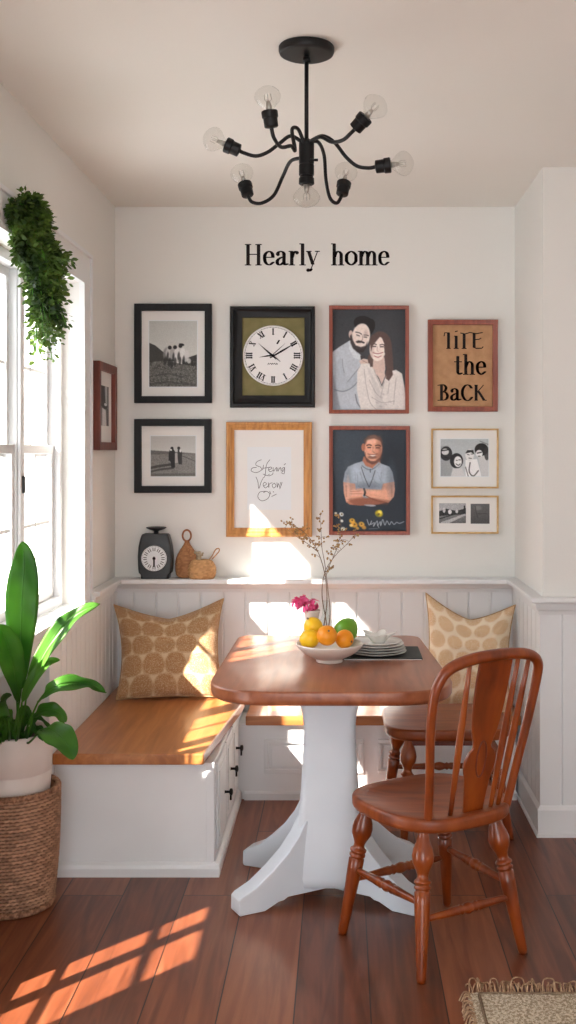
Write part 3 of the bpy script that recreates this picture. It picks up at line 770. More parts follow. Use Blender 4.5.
edge_mat(t, 148.5, 196.5, 320.5, 386.5, yo); photo(t, p, 148.5, 196.5, 320.5, 386.5, yo)
# --- 2: two people on open ground
t, yo, _ = picture('picture_frame', 'black framed grey photograph of two walkers casting long shadows', 'picture', 134, 211, 419, 493, 7, M['blackframe'], .03)
p = Print((152, 155, 426, 405), 100, 4); p.grad((170,171,168), (206,207,204))
p.poly([(152,243),(230,248),(426,262),(426,275),(152,282)], (96,96,94)); p.poly([(152,270),(426,262),(426,405),(152,405)], (120,120,117))
p.grain(14, (p.Y > 262)*1.0, 1)
p.line([(152,352),(210,340),(280,330)], 16, (52,52,50), .8); p.line([(152,375),(210,362),(290,352)], 12, (60,60,58), .8); p.line([(350,280),(426,312)], 4, (60,60,60), .8); p.line([(152,395),(426,392)], 16, (70,70,68), .5)
p.poly([(262,262),(268,240),(290,236),(300,250),(300,350),(278,352),(272,310),(262,305)], (38,38,38)); p.el(282,233,10,12,(30,)*3); p.el(276,241,6,6,(200,)*3)
p.poly([(316,240),(334,236),(344,260),(342,330),(322,330),(316,290)], (50,50,50)); p.el(323,230,9,10,(36,)*3); p.el(333,246,6,10,(205,)*3); p.poly([(300,262),(314,258),(318,320),(300,322)], (165,165,163)); p.grain(8, None, 0)
edge_mat(t, 150, 195, 436, 476.5, yo); photo(t, p, 150, 195, 436, 476.5, yo)

# --- 3: clock in a black frame
t, yo, _ = picture('framed_clock', 'round white roman numeral clock on an olive card inside a black frame', 'clock', 230, 315, 306.5, 407.5, (12,10.5,12,11), M['black'], .05,
    back='olive', step=[(0,0),(0,.8),(.08,1),(.3,1),(.42,.8),(.85,.62),(1,.6),(1,.25)])
cxw, czw, rd = wx(273), wz(355.5), 30.3*YF/F
bm = bmesh.new(); yd = yo-.0005
lathe(bm, [(0,rd),(.006,rd),(.010,rd-.002),(.010,rd-.006),(.007,rd-.007)], (cxw, yd, czw), None, 64) if False else None
rings = []
for off, r in ((0,rd),(.009,rd),(.012,rd-.002),(.012,rd-.005),(.008,rd-.007)):
    rings.append([bm.verts.new((cxw+r*math.cos(2*PI*k/64), yd-off, czw+r*math.sin(2*PI*k/64))) for k in range(64)])
for A, B in zip(rings[:-1], rings[1:]):
    for k in range(64): bm.faces.new((A[k], A[(k+1)%64], B[(k+1)%64], B[k]))
bm.faces.new(list(reversed(rings[0]))); bm.faces.new(rings[-1])
dial = obj('dial', bm, M['dial'], t, smooth=False)
def dl(off): return lambda u, v: (cxw+u*rd, yd-off, czw+v*rd)
bm = bmesh.new(); f = dl(.0086)
NUM = {12:'I',1:'I',2:'II',3:'III',4:'III',5:'I',6:'II',7:'VII',8:'VI',9:'III',10:'X',11:'XI'}
for h_, s_ in NUM.items():
    bm = bmesh.new()
    a = math.radians(90-30*h_); ux, uy = math.cos(a), math.sin(a); tx, ty = -uy, ux
    wdt = {'I':.07,'V':.13,'X':.12}; tot = sum(wdt[c] for c in s_); pos = tot/2
    def q(o, r): return (ux*r+tx*o, uy*r+ty*o)
    for c in s_:
        w_ = wdt[c]; m = pos-w_/2; pos -= w_
        if c == 'I': nib(bm, [q(m,.70), q(m,.88)], f, .046, .046)
        if c == 'V': nib(bm, [q(m+.045,.88), q(m,.70)], f, .042, .042); nib(bm, [q(m,.70), q(m-.045,.88)], f, .016, .016)
        if c == 'X': nib(bm, [q(m+.045,.88), q(m-.045,.70)], f, .042, .042); nib(bm, [q(m+.045,.70), q(m-.045,.88)], f, .016, .016)
    nib(bm, [q(-tot/2,.70), q(tot/2,.70)], f, .014, .014); nib(bm, [q(-tot/2,.88), q(tot/2,.88)], f, .014, .014)
    obj('numeral', bm, M['ink'], dial)
bm = bmesh.new()
for k in range(60):
    a = 2*PI*k/60; nib(bm, [(math.cos(a)*.925, math.sin(a)*.925), (math.cos(a)*(.96 if k%5 else .90), math.sin(a)*(.96 if k%5 else .90))], f, .012, .012, seg=6)
ring = [(math.cos(2*PI*k/72)*.93, math.sin(2*PI*k/72)*.93) for k in range(73)]; nib(bm, ring, f, .008, .008, seg=6)
obj('minute_track', bm, M['ink'], dial)
bm = bmesh.new()
for k, dx in enumerate((-.17,-.1,-.04,.03,.1)): ink(bm, [[(dx,-.30+.03*(k%2)),(dx+.02,-.25),(dx+.05,-.29)]], f, .018)
obj('dial_mark', bm, M['ink'], dial)
bm = bmesh.new(); nib(bm, [(.14,.40),(.2,.5)], f, .06, .04)
obj('dial_script', bm, M['ink'], dial)
for nm, a, b, w_ in (('minute_hand',(-.10,-.08),(.78,.44),.045),('hour_hand',(.1,-.12),(-.5,.42),.035),('hour_hand',(.06,.03),(-.48,-.06),.035),('second_hand',(.24,-.2),(-.40,.34),.022),('second_hand',(-.1,-.05),(.42,.42),.018)):
    bm = bmesh.new(); tip = Vector(b); st = Vector(a); d = (tip-st).normalized(); n_ = Vector((-d.y, d.x)); mid = st.lerp(tip, .45)
    pts = [st-n_*w_*.35, mid-n_*w_*.7, tip, mid+n_*w_*.7, st+n_*w_*.35]
    g0, g1 = dl(.0098), dl(.0112); A = [bm.verts.new(g0(q_.x, q_.y)) for q_ in pts]; B = [bm.verts.new(g1(q_.x, q_.y)) for q_ in pts]
    bm.faces.new(A); bm.faces.new(list(reversed(B)))
    for k in range(5): bm.faces.new((A[k], B[k], B[(k+1)%5], A[(k+1)%5]))
    obj(nm, bm, M['ink'], dial)

# --- 4: golden frame with handwriting
t, yo, _ = picture('picture_frame', 'large golden wood frame holding handwritten black script on pale paper', 'picture', 226, 312, 422, 537, (8,8.5,9,8), M['goldwood'], .03,
    step=[(0,0),(0,.9),(.06,1),(.3,1),(.4,.82),(.62,.88),(.8,.72),(1,.7),(1,.3)], back='mat')
bm = bmesh.new(); box(bm, wx(247), wx(291), yo-.001, yo, wz(510), wz(447)); pp = obj('paper', bm, M['paper'], t)
bm = bmesh.new()
def z8(x, y):   # zoom coordinates (397 x 1024 view of 225..320, 300..545)
    return (225+x*95/397, 300+y*245/1024)
def S(pts): return [(wx(z8(*q)[0]), wz(z8(*q)[1])) for q in pts]
f = T3(yo-.0014)
strokes = [[(150,668),(132,676),(128,690),(148,700),(150,712),(128,722),(108,714),(114,702),(130,700)],[(160,690),(156,710)],[(186,668),(172,690),(166,735),(158,742)],[(156,704),(182,700)],
 [(180,712),(194,704),(188,698),(180,708),(188,718),(200,712)],[(200,700),(202,716),(214,700),(214,716)],[(220,702),(220,716),(230,700),(234,716)],[(248,700),(238,704),(240,718),(248,702),(246,726),(234,722)],[(246,690),(252,684)],
 [(158,728),(176,734),(184,728)],[(182,736),(196,730),(200,722)],
 [(128,740),(136,760),(140,788),(150,760),(158,746)],[(160,778),(172,770),(164,762),(158,774),(168,786),(178,778)],[(180,764),(182,784),(184,770),(196,764)],[(206,766),(196,774),(202,786),(212,778),(206,766)],[(216,764),(218,784),(222,768),(228,784)],[(230,762),(234,776)],[(238,762),(228,790)],
 [(166,800),(144,804),(136,824),(152,840),(176,832),(186,812),(172,800),(160,806)],[(186,800),(190,812)],[(194,822),(214,812)],[(200,800),(202,804)]]
ink(bm, [S(q) for q in strokes], f, .0022)
obj('handwriting', bm, M['ink'], pp)

# --- 5: couple portrait
t, yo, _ = picture('picture_frame', 'red brown framed portrait of a bearded man and a long haired woman', 'picture', 329, 409, 305.5, 413.5, 3.6, M['redframe'], .032, back='ink')
p = Print((72, 57, 494, 633), 150, 5); p.grad((50,52,56), (60,62,66)); p.el(330, 260, 240, 260, (66,68,72), 0, .6, 1.2)
sh = (176,182,190); sh2 = (150,157,166)
p.poly([(72,300),(110,272),(165,238),(190,262),(215,300),(262,340),(285,400),(280,633),(72,633)], sh)         # shirt
p.poly([(165,238),(182,228),(205,300),(250,330),(225,345),(190,330),(168,280)], (196,202,208))
p.poly([(232,320),(262,322),(258,345),(236,345)], (60,56,58))
p.el(254, 138, 60, 44, (30,27,27), 15); p.el(284, 158, 32, 50, (30,27,27), 20)                                 # hair
p.el(178, 200, 12, 24, (196,176,166), 0); p.el(236, 212, 52, 76, (222,208,200), 12)                             # ear, face
p.poly([(172,208),(182,196),(190,232),(206,262),(236,272),(262,264),(276,238),(268,276),(248,302),(216,302),(190,280),(176,248)], (48,40,40), .92, curve=False, blur=5)
p.poly([(204,242),(220,233),(240,236),(260,245),(254,252),(238,247),(216,249)], (58,48,48)); p.line([(220,257),(234,261),(246,257)], 4, (214,202,194))
p.line([(206,186),(226,190),(240,198)], 5, (60,50,50)); p.line([(254,203),(268,203),(280,207)], 5, (60,50,50)); p.line([(212,202),(228,208)], 5, (50,42,42)); p.line([(254,214),(270,216)], 5, (50,42,42))
p.line([(246,206),(246,228),(238,234)], 4, (160,136,126)); p.el(222,170,24,12,(222,208,198),10,.7,.6)
p.poly([(72,380),(120,330),(140,420),(160,470),(225,390),(262,345),(285,360),(262,420),(200,500),(140,530),(90,525),(72,500)], (168,175,184)); p.line([(140,420),(132,380),(128,340)], 4, (112,118,128), .7)
p.line([(80,515),(140,525),(200,490),(262,410)], 6, (96,102,112), .7); p.line([(160,470),(225,392),(250,360)], 5, (110,116,126), .7); p.line([(205,545),(215,590),(240,625)], 8, (90,94,102), .7)
p.poly([(226,352),(250,338),(285,345),(300,372),(270,392),(240,380)], (200,178,168)); p.line([(246,350),(292,372)], 4, (150,126,118))
# woman
hb_ = (88,70,66)
p.poly([(290,300),(284,240),(300,205),(340,182),(380,192),(408,230),(418,300),(424,400),(420,440),(392,468),(376,440),(380,380),(300,380),(282,370),(276,330)], hb_, curve=True)
p.poly([(310,330),(372,330),(378,400),(352,460),(300,400)], (204,180,170))                                    # neck
p.el(334, 282, 47, 70, (232,216,208), 4)
p.poly([(290,250),(298,222),(330,204),(352,206),(330,232),(306,262),(294,300)], hb_, curve=False); p.poly([(352,206),(378,226),(386,280),(380,330),(372,300),(370,250)], hb_)
bl = (214,208,204)
p.poly([(215,410),(240,366),(285,365),(312,400),(345,470),(358,500),(372,460),(392,415),(440,402),(474,424),(488,500),(494,560),(494,633),(236,633),(212,520)], bl)
p.poly([(300,388),(330,420),(356,488),(376,440),(374,396),(350,410)], (206,184,174))
p.poly([(388,410),(400,360),(412,380),(422,430),(398,466),(380,452)], hb_); p.poly([(284,350),(306,352),(306,384),(290,386)], hb_)
for q in ([(255,400),(268,500),(290,590),(330,633)],[(440,450),(430,540),(426,600)],[(312,400),(330,450),(356,510)],[(372,470),(362,510),(350,560)],[(300,560),(360,590),(430,580)],[(285,460),(320,530),(350,560)],[(400,480),(392,540)]):
    p.line(q, 4, (158,150,148), .75)
for x, y in ((330,590),(352,560),(378,600),(404,585),(364,540),(350,612)): p.el(x, y, 10, 6, (176,168,166), 20, .6, .5)
p.line([(300,258),(316,254),(326,258)], 5, (70,54,50)); p.line([(346,260),(360,256),(372,262)], 5, (70,54,50)); p.line([(306,268),(322,268)], 6, (56,44,44)); p.line([(348,270),(366,270)], 6, (56,44,44))
p.line([(332,270),(330,292),(338,296)], 3, (176,148,140)); p.poly([(316,308),(334,312),(354,307),(348,318),(334,322),(322,318)], (232,222,216), curve=False); p.line([(306,304),(334,310),(364,302)], 4, (150,84,84)); p.line([(314,322),(334,330),(354,322)], 4, (160,92,90))
p.poly([(262,360),(300,470),(330,633),(380,633),(340,500)], (150,146,146), .25, blur=8); p.poly([(72,420),(72,633),(120,633),(100,540)], (110,116,126), .5, blur=10); p.el(300,300,10,50,(140,116,108),5,.3,1.2); p.el(266,196,12,18,(150,126,118),0,.4,1.2)
p.soften(2, 2); p.grain(3, None, 0)
photo(t, p, 332.6, 405.6, 309.2, 409.8, yo)

# --- 6: man with folded arms
t, yo, _ = picture('picture_frame', 'red brown framed portrait of a smiling man with folded arms', 'picture', 329, 410, 426, 535, 3.8, M['redframe'], .032, back='ink')
p = Print((72, 57, 494, 637), 150, 6); p.grad((54,64,74), (40,50,60)); p.el(420, 300, 110, 260, (26,32,40), 0, .55, 1.0); p.el(150, 200, 120, 200, (66,76,86), 0, .5, 1.1)
sk = (214,158,132); sk2 = (172,112,88)
p.poly([(250,210),(340,210),(350,265),(290,300),(236,262)], sk2)
p.poly([(245,236),(200,250),(160,268),(142,300),(132,356),(168,366),(200,366),(206,420),(210,470),(350,470),(352,400),(362,366),(400,366),(426,354),(416,300),(398,268),(350,250),(336,240),(300,278),(262,264)], (158,170,182), curve=False)
p.el(305, 165, 52, 78, sk, 0); p.el(248, 157, 11, 22, sk2); p.poly([(254,150),(252,112),(275,88),(312,82),(345,94),(358,120),(356,150),(346,120),(310,106),(272,116)], (96,72,64), .85, blur=6)
p.el(296, 122, 26, 12, (224,180,160), 0, .7, .7)
p.poly([(256,190),(264,214),(290,236),(316,236),(344,214),(354,180),(350,220),(332,246),(300,256),(268,240),(256,214)], (92,62,54), .85, blur=5); p.el(300, 214, 26, 10, (80,54,50), 0, .6, .5)
p.line([(268,146),(282,142),(294,146)], 6, (50,36,34)); p.line([(318,148),(334,144),(348,150)], 6, (50,36,34)); p.line([(274,158),(290,158)], 6, (44,34,34)); p.line([(322,160),(340,160)], 6, (44,34,34))
p.line([(304,156),(302,180),(312,186)], 4, (150,96,78)); p.poly([(284,197),(302,200),(322,197),(314,207),(302,209),(290,206)], (226,214,206)); p.line([(274,195),(300,199),(330,194)], 4, (130,70,62)); p.line([(258,186),(262,200)], 4, (150,96,80))
p.line([(240,262),(262,278),(290,286),(320,270),(340,252)], 6, (110,120,132)); p.line([(236,270),(256,330),(280,385)], 4, (58,60,68)); p.line([(316,290),(300,340),(282,385)], 4, (58,60,68)); p.line([(288,282),(288,300)], 5, (80,86,96))
for q in ([(200,300),(206,350)],[(352,300),(348,350)],[(330,300),(344,340)],[(220,380),(260,410)]): p.line(q, 6, (128,140,152), .8)
p.poly([(133,356),(200,366),(206,400),(240,420),(250,452),(205,478),(150,474),(136,420)], sk); p.poly([(426,354),(362,366),(352,400),(262,396),(250,404),(256,432),(330,470),(392,476),(424,440),(430,400)], sk)
p.poly([(148,470),(210,452),(300,448),(350,462),(386,474),(330,486),(230,492),(170,486)], sk2, curve=False)
p.poly([(165,412),(190,396),(236,392),(256,400),(252,430),(210,438),(170,434)], (216,166,144)); p.line([(170,424),(240,424)], 3, sk2); p.line([(172,412),(230,408)], 3, sk2)
p.line([(252,396),(258,414),(254,432)], 11, (26,26,30)); p.line([(262,434),(320,462),(384,474)], 5, (130,78,60)); p.el(286, 490, 34, 6, (170,176,186), 4); p.line([(150,380),(152,440)], 7, sk2, .6); p.line([(410,380),(412,440)], 7, sk2, .6)
# signature and flowers printed low on the picture
p.line([(270,572),(282,604),(296,580),(290,600),(312,590),(306,612),(328,580),(330,606),(346,584),(348,608),(360,572),(372,604),(384,580),(398,602),(410,584),(424,600),(440,588),(456,594),(482,584)], 4, (186,196,204), .9)
p.line([(338,620),(330,604)], 4, (186,196,204), .9); p.line([(280,626),(330,624)], 3, (150,160,170), .7)
for x, y, r, c in ((338,538,22,(196,178,40)),(344,528,12,(228,214,90)),(330,546,10,(120,124,40)),(184,580,17,(220,170,60)),(196,602,19,(214,160,60)),(238,600,17,(212,164,70)),(252,618,13,(190,140,60)),(178,606,10,(240,210,130)),(122,542,13,(216,222,220)),(124,580,9,(214,218,214)),(132,628,15,(206,206,190)),(90,536,8,(214,216,200)),(214,622,10,(196,150,70))):
    p.el(x, y, r, r*.85, c, 20, .95, .5)
for x, y in ((184,576),(198,600),(238,598),(338,540),(124,542)): p.el(x, y, 5, 5, (90,66,30), 0, .9, .5)
p.el(340,180,18,66,(110,62,48),4,.5,1.2); p.el(160,330,22,90,(90,100,112),0,.35,1.2); p.el(410,340,24,90,(80,90,102),0,.45,1.2); p.el(280,380,90,22,(70,78,90),0,.45,1.2); p.poly([(150,455),(250,440),(400,462),(390,488),(200,490)], (110,62,48), .45, blur=6)
p.el(296,128,20,10,(236,190,166),0,.6,1.2); p.el(280,176,12,12,(228,166,140),0,.5,1.2); p.el(330,178,10,12,(226,160,134),0,.5,1.2); p.el(300,172,5,16,(234,184,160),0,.5,1.0)
p.el(160,400,10,60,(236,184,158),0,.45,1.2); p.el(310,415,60,10,(236,184,158),12,.45,1.2); p.el(210,300,30,40,(190,202,214),0,.4,1.2); p.el(335,300,16,46,(186,198,210),0,.4,1.2)
for q in ([(206,400),(216,350),(212,310)],[(230,300),(246,350),(262,392)],[(300,330),(320,360),(344,372)]): p.line(q, 5, (118,130,142), .5)
p.soften(2, 2); p.grain(2, None, 0)
photo(t, p, 332.8, 406.2, 430, 531, yo)

# --- 7: tan card with art lettering
t, yo, _ = picture('picture_frame', 'red brown framed tan card with three lines of dark lettering', 'picture', 428, 498, 319.5, 411.5, 5, M['redframe'], .028, back='cork')
bm = bmesh.new(); f = T3(yo-.0008); k_ = YF/F
text(bm, '1iFE', f, wx(444.5), wz(348), 11.2*k_, 1.32, .26, .09)
text(bm, 'the', f, wx(455), wz(374), 12.8*k_, .98, .24, .08)
text(bm, 'BaCK', f, wx(439), wz(400), 11.6*k_, 1.04, .25, .08)
obj('lettering', bm, M['letter'], t)

# --- 8 / 9: thin gold frames
t, yo, _ = picture('picture_frame', 'thin gold frame with a grey photograph of four people close together', 'picture', 431.5, 499, 428.5, 488.5, 1.7, M['gold'], .022)
p = Print((95, 575, 307, 742), 100, 8); p.grad((168,174,176), (186,190,192))
p.poly([(95,608),(130,604),(146,640),(150,742),(95,742)], (150,154,156)); p.el(120, 640, 27, 32, (44,44,46)); p.el(116, 632, 16, 14, (196,)*3); p.line([(98,628),(136,622)], 5, (30,)*3); p.line([(112,655),(128,660)], 7, (30,)*3)
p.el(166, 672, 29, 34, (32,32,34)); p.el(172, 676, 17, 24, (214,)*3); p.line([(164,670),(170,670)], 3, (30,)*3); p.line([(176,668),(184,668)], 3, (30,)*3); p.line([(164,686),(174,692),(182,686)], 4, (70,)*3); p.poly([(150,705),(190,705),(205,742),(140,742)], (196,)*3)
p.poly([(205,668),(256,664),(276,742),(206,742)], (224,)*3); p.el(224, 646, 19, 26, (212,)*3); p.poly([(204,640),(214,624),(240,624),(244,644),(230,634)], (40,)*3); p.line([(214,644),(222,646)], 3, (30,)*3); p.line([(230,642),(238,642)], 3, (30,)*3); p.line([(220,660),(232,662)], 3, (50,)*3)
p.line([(226,680),(222,720),(240,740),(262,716)], 5, (60,)*3); p.line([(206,700),(218,742)], 4, (90,)*3)
p.poly([(262,650),(307,650),(307,742),(276,742)], (190,)*3); p.el(276, 622, 30, 28, (26,)*3); p.el(266, 640, 15, 16, (214,)*3); p.line([(258,638),(276,634)], 5, (30,)*3); p.line([(262,652),(270,652)], 4, (50,)*3); p.el(300, 640, 12, 30, (40,)*3, 0, .8); p.line([(270,585),(307,600)], 5, (90,)*3, .6)
p.grain(9, None, 0)
edge_mat(t, 441, 489, 439, 476.5, yo, .003); photo(t, p, 441, 489, 439, 476.5, yo)
t, yo, _ = picture('picture_frame', 'small wide thin gold frame with two tiny grey photographs side by side', 'picture', 431.5, 499, 495.8, 534, 1.7, M['gold'], .022)
p = Print((88, 862, 205, 950), 70, 9); p.grad((150,)*3, (90,)*3); p.poly([(88,862),(205,862),(205,900),(140,890),(88,895)], (160,160,162))
p.poly([(88,898),(120,886),(160,896),(205,884),(205,910),(88,918)], (40,)*3); p.poly([(96,945),(200,908),(205,914),(130,950),(96,950)], (170,)*3); p.el(135,900,8,10,(210,)*3); p.el(165,898,6,8,(190,)*3); p.el(110,892,6,12,(180,)*3); p.line([(198,875),(198,905)], 6, (30,)*3); p.line([(90,930),(150,912)], 4, (30,)*3); p.grain(16, None, 1)
photo(t, p, 439.5, 466.5, 503.5, 523.5, yo)
p = Print((230, 864, 313, 950), 60, 10); p.grad((96,)*3, (70,)*3); p.el(262, 882, 16, 10, (120,)*3, 0, .8, .6); p.line([(250,875),(256,905),(262,925)], 4, (56,)*3, .6); p.line([(256,908),(300,906)], 3, (54,)*3, .6); p.grain(7, None, 1)
photo(t, p, 471.2, 490.2, 504, 524, yo)

# --- 10: frame on the window wall
x0f, xf = XL+.001, XL+.033
y0, y1, z0, z1 = 4.555, 4.905, 1.512, 1.883
t = thing('picture_frame', (XL, (y0+y1)/2, z0), 'deep mahogany framed narrow photograph hanging on the window wall', 'picture')
def LQ(w_): return [(y0+w_, z0+w_), (y1-w_, z0+w_), (y1-w_, z1-w_), (y0+w_, z1-w_)]
bm = bmesh.new(); rows = [[bm.verts.new((x, a, b)) for a, b in LQ(w_)] for w_, x in ((0,x0f),(0,xf),(.034,xf-.002),(.034,x0f))]
rows.append(rows[0])
for A, B in zip(rows[:-1], rows[1:]):
    for k in range(4): bm.faces.new((A[k], A[(k+1)%4], B[(k+1)%4], B[k]))
obj('frame', bm, M['darkred'], t, bevel=.0015)
bm = bmesh.new(); box(bm, x0f, x0f+.012, y0+.03, y1-.03, z0+.03, z1-.03); obj('mat_board', bm, M['mat'], t)
p = Print((0, 0, 100, 160), 60, 11); p.grad((90,)*3, (120,)*3); p.poly([(0,0),(40,0),(60,60),(40,90),(0,80)], (50,)*3); p.poly([(55,0),(80,0),(75,70),(60,70)], (170,)*3); p.el(55, 80, 30, 14, (40,)*3); p.el(60, 74, 18, 6, (200,)*3); p.poly([(20,90),(60,95),(70,160),(20,160)], (190,)*3); p.poly([(70,90),(100,90),(100,160),(76,160)], (70,)*3); p.grain(12, None, 1)
print_mesh('photograph', p, lambda u, v: (x0f+.0128, u, v), t, y0+.10, y1-.09, z0+.105, z1-.095)

# --- wall lettering
bm = bmesh.new(); yl = YB-.0015
f = lambda u, v: (u, yl, v)
k_ = YB/F; x0_, u_ = (245-CX)*k_, 13.6*k_
t = thing('wall_lettering', (0, YB, H-(265-CY)*k_), 'black serif words lettered across the upper rear wall', 'wall lettering')
for wd, a_, b_ in (('Hearly', 245, 320), ('home', 331, 390.5)):
    bm = bmesh.new(); xa = (a_-CX)*k_; e = text(bm, wd, f, xa, H-(265-CY)*k_, u_, 1.0, .25, .075); sc_ = ((b_-CX)*k_-xa)/(e-xa)
    for v in bm.verts: v.co.x = xa+(v.co.x-xa)*sc_
    r = bmesh.ops.extrude_face_region(bm, geom=bm.faces[:]); bmesh.ops.translate(bm, verts=[v for v in r['geom'] if isinstance(v, bmesh.types.BMVert)], vec=(0, .0012, 0))
    obj('word', bm, M['letter'], t)

# ================================================================== CHANDELIER
Yc = 3.035
t = thing('chandelier', (P(306.5, 50, Yc).x, Yc, ZC), 'black seven bulb chandelier with curved arms hanging from the ceiling', 'chandelier')
cx_ = P(306.5, 50, Yc).x
bm = bmesh.new(); lathe(bm, [(0,.010),(.0,.066),(.004,.074),(.012,.077),(.022,.077),(.026,.074)], (cx_, Yc, ZC-.026), None, 48)
obj('ceiling_rose', bm, M['black'], t, smooth=True, bevel=.001)
zt, zb = P(0, 141, Yc).z, P(0, 176, Yc).z
bm = bmesh.new(); tube(bm, [(cx_, Yc, ZC-.02), (cx_, Yc, zt)], .0058, 12); lathe(bm, [(0,.011),(.012,.011),(.016,.006)], (cx_, Yc, ZC-.045), None, 16); obj('rod', bm, M['black'], t, smooth=True)
bm = bmesh.new(); lathe(bm, [(0,.016),(.002,.021),(.03,.021),(.032,.019),(.034,.021),(zt-zb-.004,.021),(zt-zb,.016),(zt-zb+.006,.008)], (cx_, Yc, zb), None, 24)
tube(bm, [P(318, 160, Yc-.02), P(310, 160, Yc-.02)], .004, 8)
obj('hub', bm, M['black'], t, smooth=True, bevel=.0008)
def bulb(parent, c, axis, r=.034):
    """socket + bulb starting at c going along axis"""
    axis = axis.normalized()
    bm = bmesh.new(); lathe(bm, [(0,.008),(.04,.0165),(.08,.018),(.55,.0185),(.6,.021),(.95,.0215),(1,.019)], c, c+axis*.044, 20)
    s = obj('socket', bm, M['black'], parent, smooth=True, bevel=.0006)
    bm = bmesh.new(); R_ = r; b0 = c+axis*.042; L = .066
    prof = [(0,.012),(.08,.013),(.2,.020),(.34,.029),(.5,.0345),(.62,.0350),(.76,.031),(.88,.022),(.96,.011),(1,0)]
    lathe(bm, [(a, b*r/.035) for a, b in prof], b0, b0+axis*L, 24); g = obj('bulb', bm, M['bulbglass'], s, smooth=True)
    bm = bmesh.new(); lathe(bm, [(0,.009),(.6,.007),(1,.004)], b0, b0+axis*.026, 12)
    for k in range(4):
        a, b_ = frame_axes(axis); q = (a*math.cos(PI/2*k)+b_*math.sin(PI/2*k))*.009
        tube(bm, [b0+axis*.02, b0+axis*.03+q, b0+axis*.044+q*.9], .0008, 5)
    obj('filament', bm, M['filament'], s, smooth=True)
def arm(pts, ax):
    P3 = [P(x, y, d) for x, y, d in pts]
    bm = bmesh.new(); tube(bm, cr(P3, 10), .0052, 10); a = obj('arm', bm, M['black'], t, smooth=True)
    bulb(t, P3[-1], ax); return a
Y0 = Yc
arm([(304,143,Y0-.015),(298,129,Y0-.03),(292,130,Y0-.06),(295,150,Y0-.10),(291,146,Y0-.12),(281,147,Y0-.15),(274,138,Y0-.19),(271.5,128,Y0-.20)], Vector((-.12,-.1,1)))
arm([(303,143,Y0-.01),(291,136,Y0-.01),(280,143,Y0),(268,152,Y0),(256,156,Y0),(244,153,Y0),(240,151,Y0)], Vector((-1,-.1,.42)))
arm([(304,158,Y0+.01),(291,161,Y0+.06),(283,176,Y0+.12),(274,195,Y0+.15),(262,203,Y0+.17),(252,202,Y0+.18),(248,196,Y0+.18)], Vector((-.28,.35,1)))
arm([(309,143,Y0-.01),(320,137,Y0-.05),(332,142,Y0-.10),(343,140,Y0-.15),(351,133,Y0-.18),(354.5,129.5,Y0-.19)], Vector((.75,-.4,.72)))
arm([(309,142,Y0),(322,136,Y0),(334,142,Y0),(346,157,Y0),(357,166,Y0),(368,168,Y0),(375,167,Y0)], Vector((1,-.1,.10)))
arm([(309,143,Y0+.01),(318,142,Y0+.04),(324,155,Y0+.09),(326,180,Y0+.13),(330,198,Y0+.16),(337,203,Y0+.17),(342,195,Y0+.18)], Vector((.16,.35,1)))
bulb(t, Vector((cx_, Yc, zb+.02)), Vector((0,0,-1)), .037)

# ================================================================== CUSHIONS
def cushion(name, label, corners, th, mat, cols, nrm_hint, motif, seed, parent=None):
    """corners: bl, br, tr, tl world points; pillow swells along the normal"""
    bl, br, tr, tl = [Vector(c) for c in corners]; n = 72
    nrm = (br-bl).cross(tl-bl).normalized()
    rr = random.Random(seed)
    ph = [rr.uniform(0, 6.28) for _ in range(8)]
    bm = bmesh.new(); V = {}
    def pt(i, j, side):
        u, v = -1+2*i/n, -1+2*j/n
        # edges draw in between the pointed corners
        uu = u*(1-.13*(1-v*v)); vv = v*(1-(.38*(1-abs(u)**1.35) if v > 0 else .05*(1-u*u)))
        a, b = (uu+1)/2, (vv+1)/2
        p = bl*(1-a)*(1-b)+br*a*(1-b)+tr*a*b+tl*(1-a)*b
        q = max(0, (1-abs(u)**2.6))**.62*max(0, (1-abs(v)**2.6))**.62
        wr = .004*math.sin(9*u+3*v+ph[0])*math.sin(5*v-2*u+ph[1])+.0035*math.sin(14*v+7*u*u+ph[2])+.006*math.exp(-((u-v*.3)**2)*9)*(v > 0)*-1
        wr += .004*math.sin(22*math.atan2(v+1.02, u+1.02)+ph[3])*math.exp(-2.2*math.hypot(u+1, v+1)) + .004*math.sin(22*math.atan2(v-1.02, u-1.02)+ph[4])*math.exp(-2.2*math.hypot(u-1, v-1))
        return p + nrm*(side*(th/2)*q + wr*q)
    cl = bm.verts.layers.float_color.new('Print')
    c0, c1 = np.array(lin(cols[0])), np.array(lin(cols[1]))
    for side in (1, -1):
        for i in range(n+1):
            for j in range(n+1):
                if side == -1 and (i in (0, n) or j in (0, n)): V[(side,i,j)] = V[(1,i,j)]; continue
                v = bm.verts.new(pt(i, j, side)); V[(side,i,j)] = v
                u, w_ = i/n, j/n
                m = motif(u, w_, rr); c = c0*(1-m)+c1*m; v[cl] = (*c, 1)
        for i in range(n):
            for j in range(n):
                q = [V[(side,i,j)], V[(side,i+1,j)], V[(side,i+1,j+1)], V[(side,i,j+1)]]
                bm.faces.new(q if side == 1 else q[::-1])
    o = obj(name, bm, mat, parent, smooth=True)
    edge = [pt(i, 0, 0) for i in range(n)]+[pt(n, j, 0) for j in range(n)]+[pt(i, n, 0) for i in range(n, 0, -1)]+[pt(0, j, 0) for j in range(n, 0, -1)]
    bm = bmesh.new(); edge.append(edge[0]); tube(bm, edge, .0032, 6, False)
    obj('piping', bm, M['piping'], o, smooth=True)
    return tag(o, label, 'cushion')
M['piping'] = noisy('cushion piping', (176,138,96), (196,160,116), (80,80,80), .9, 3)
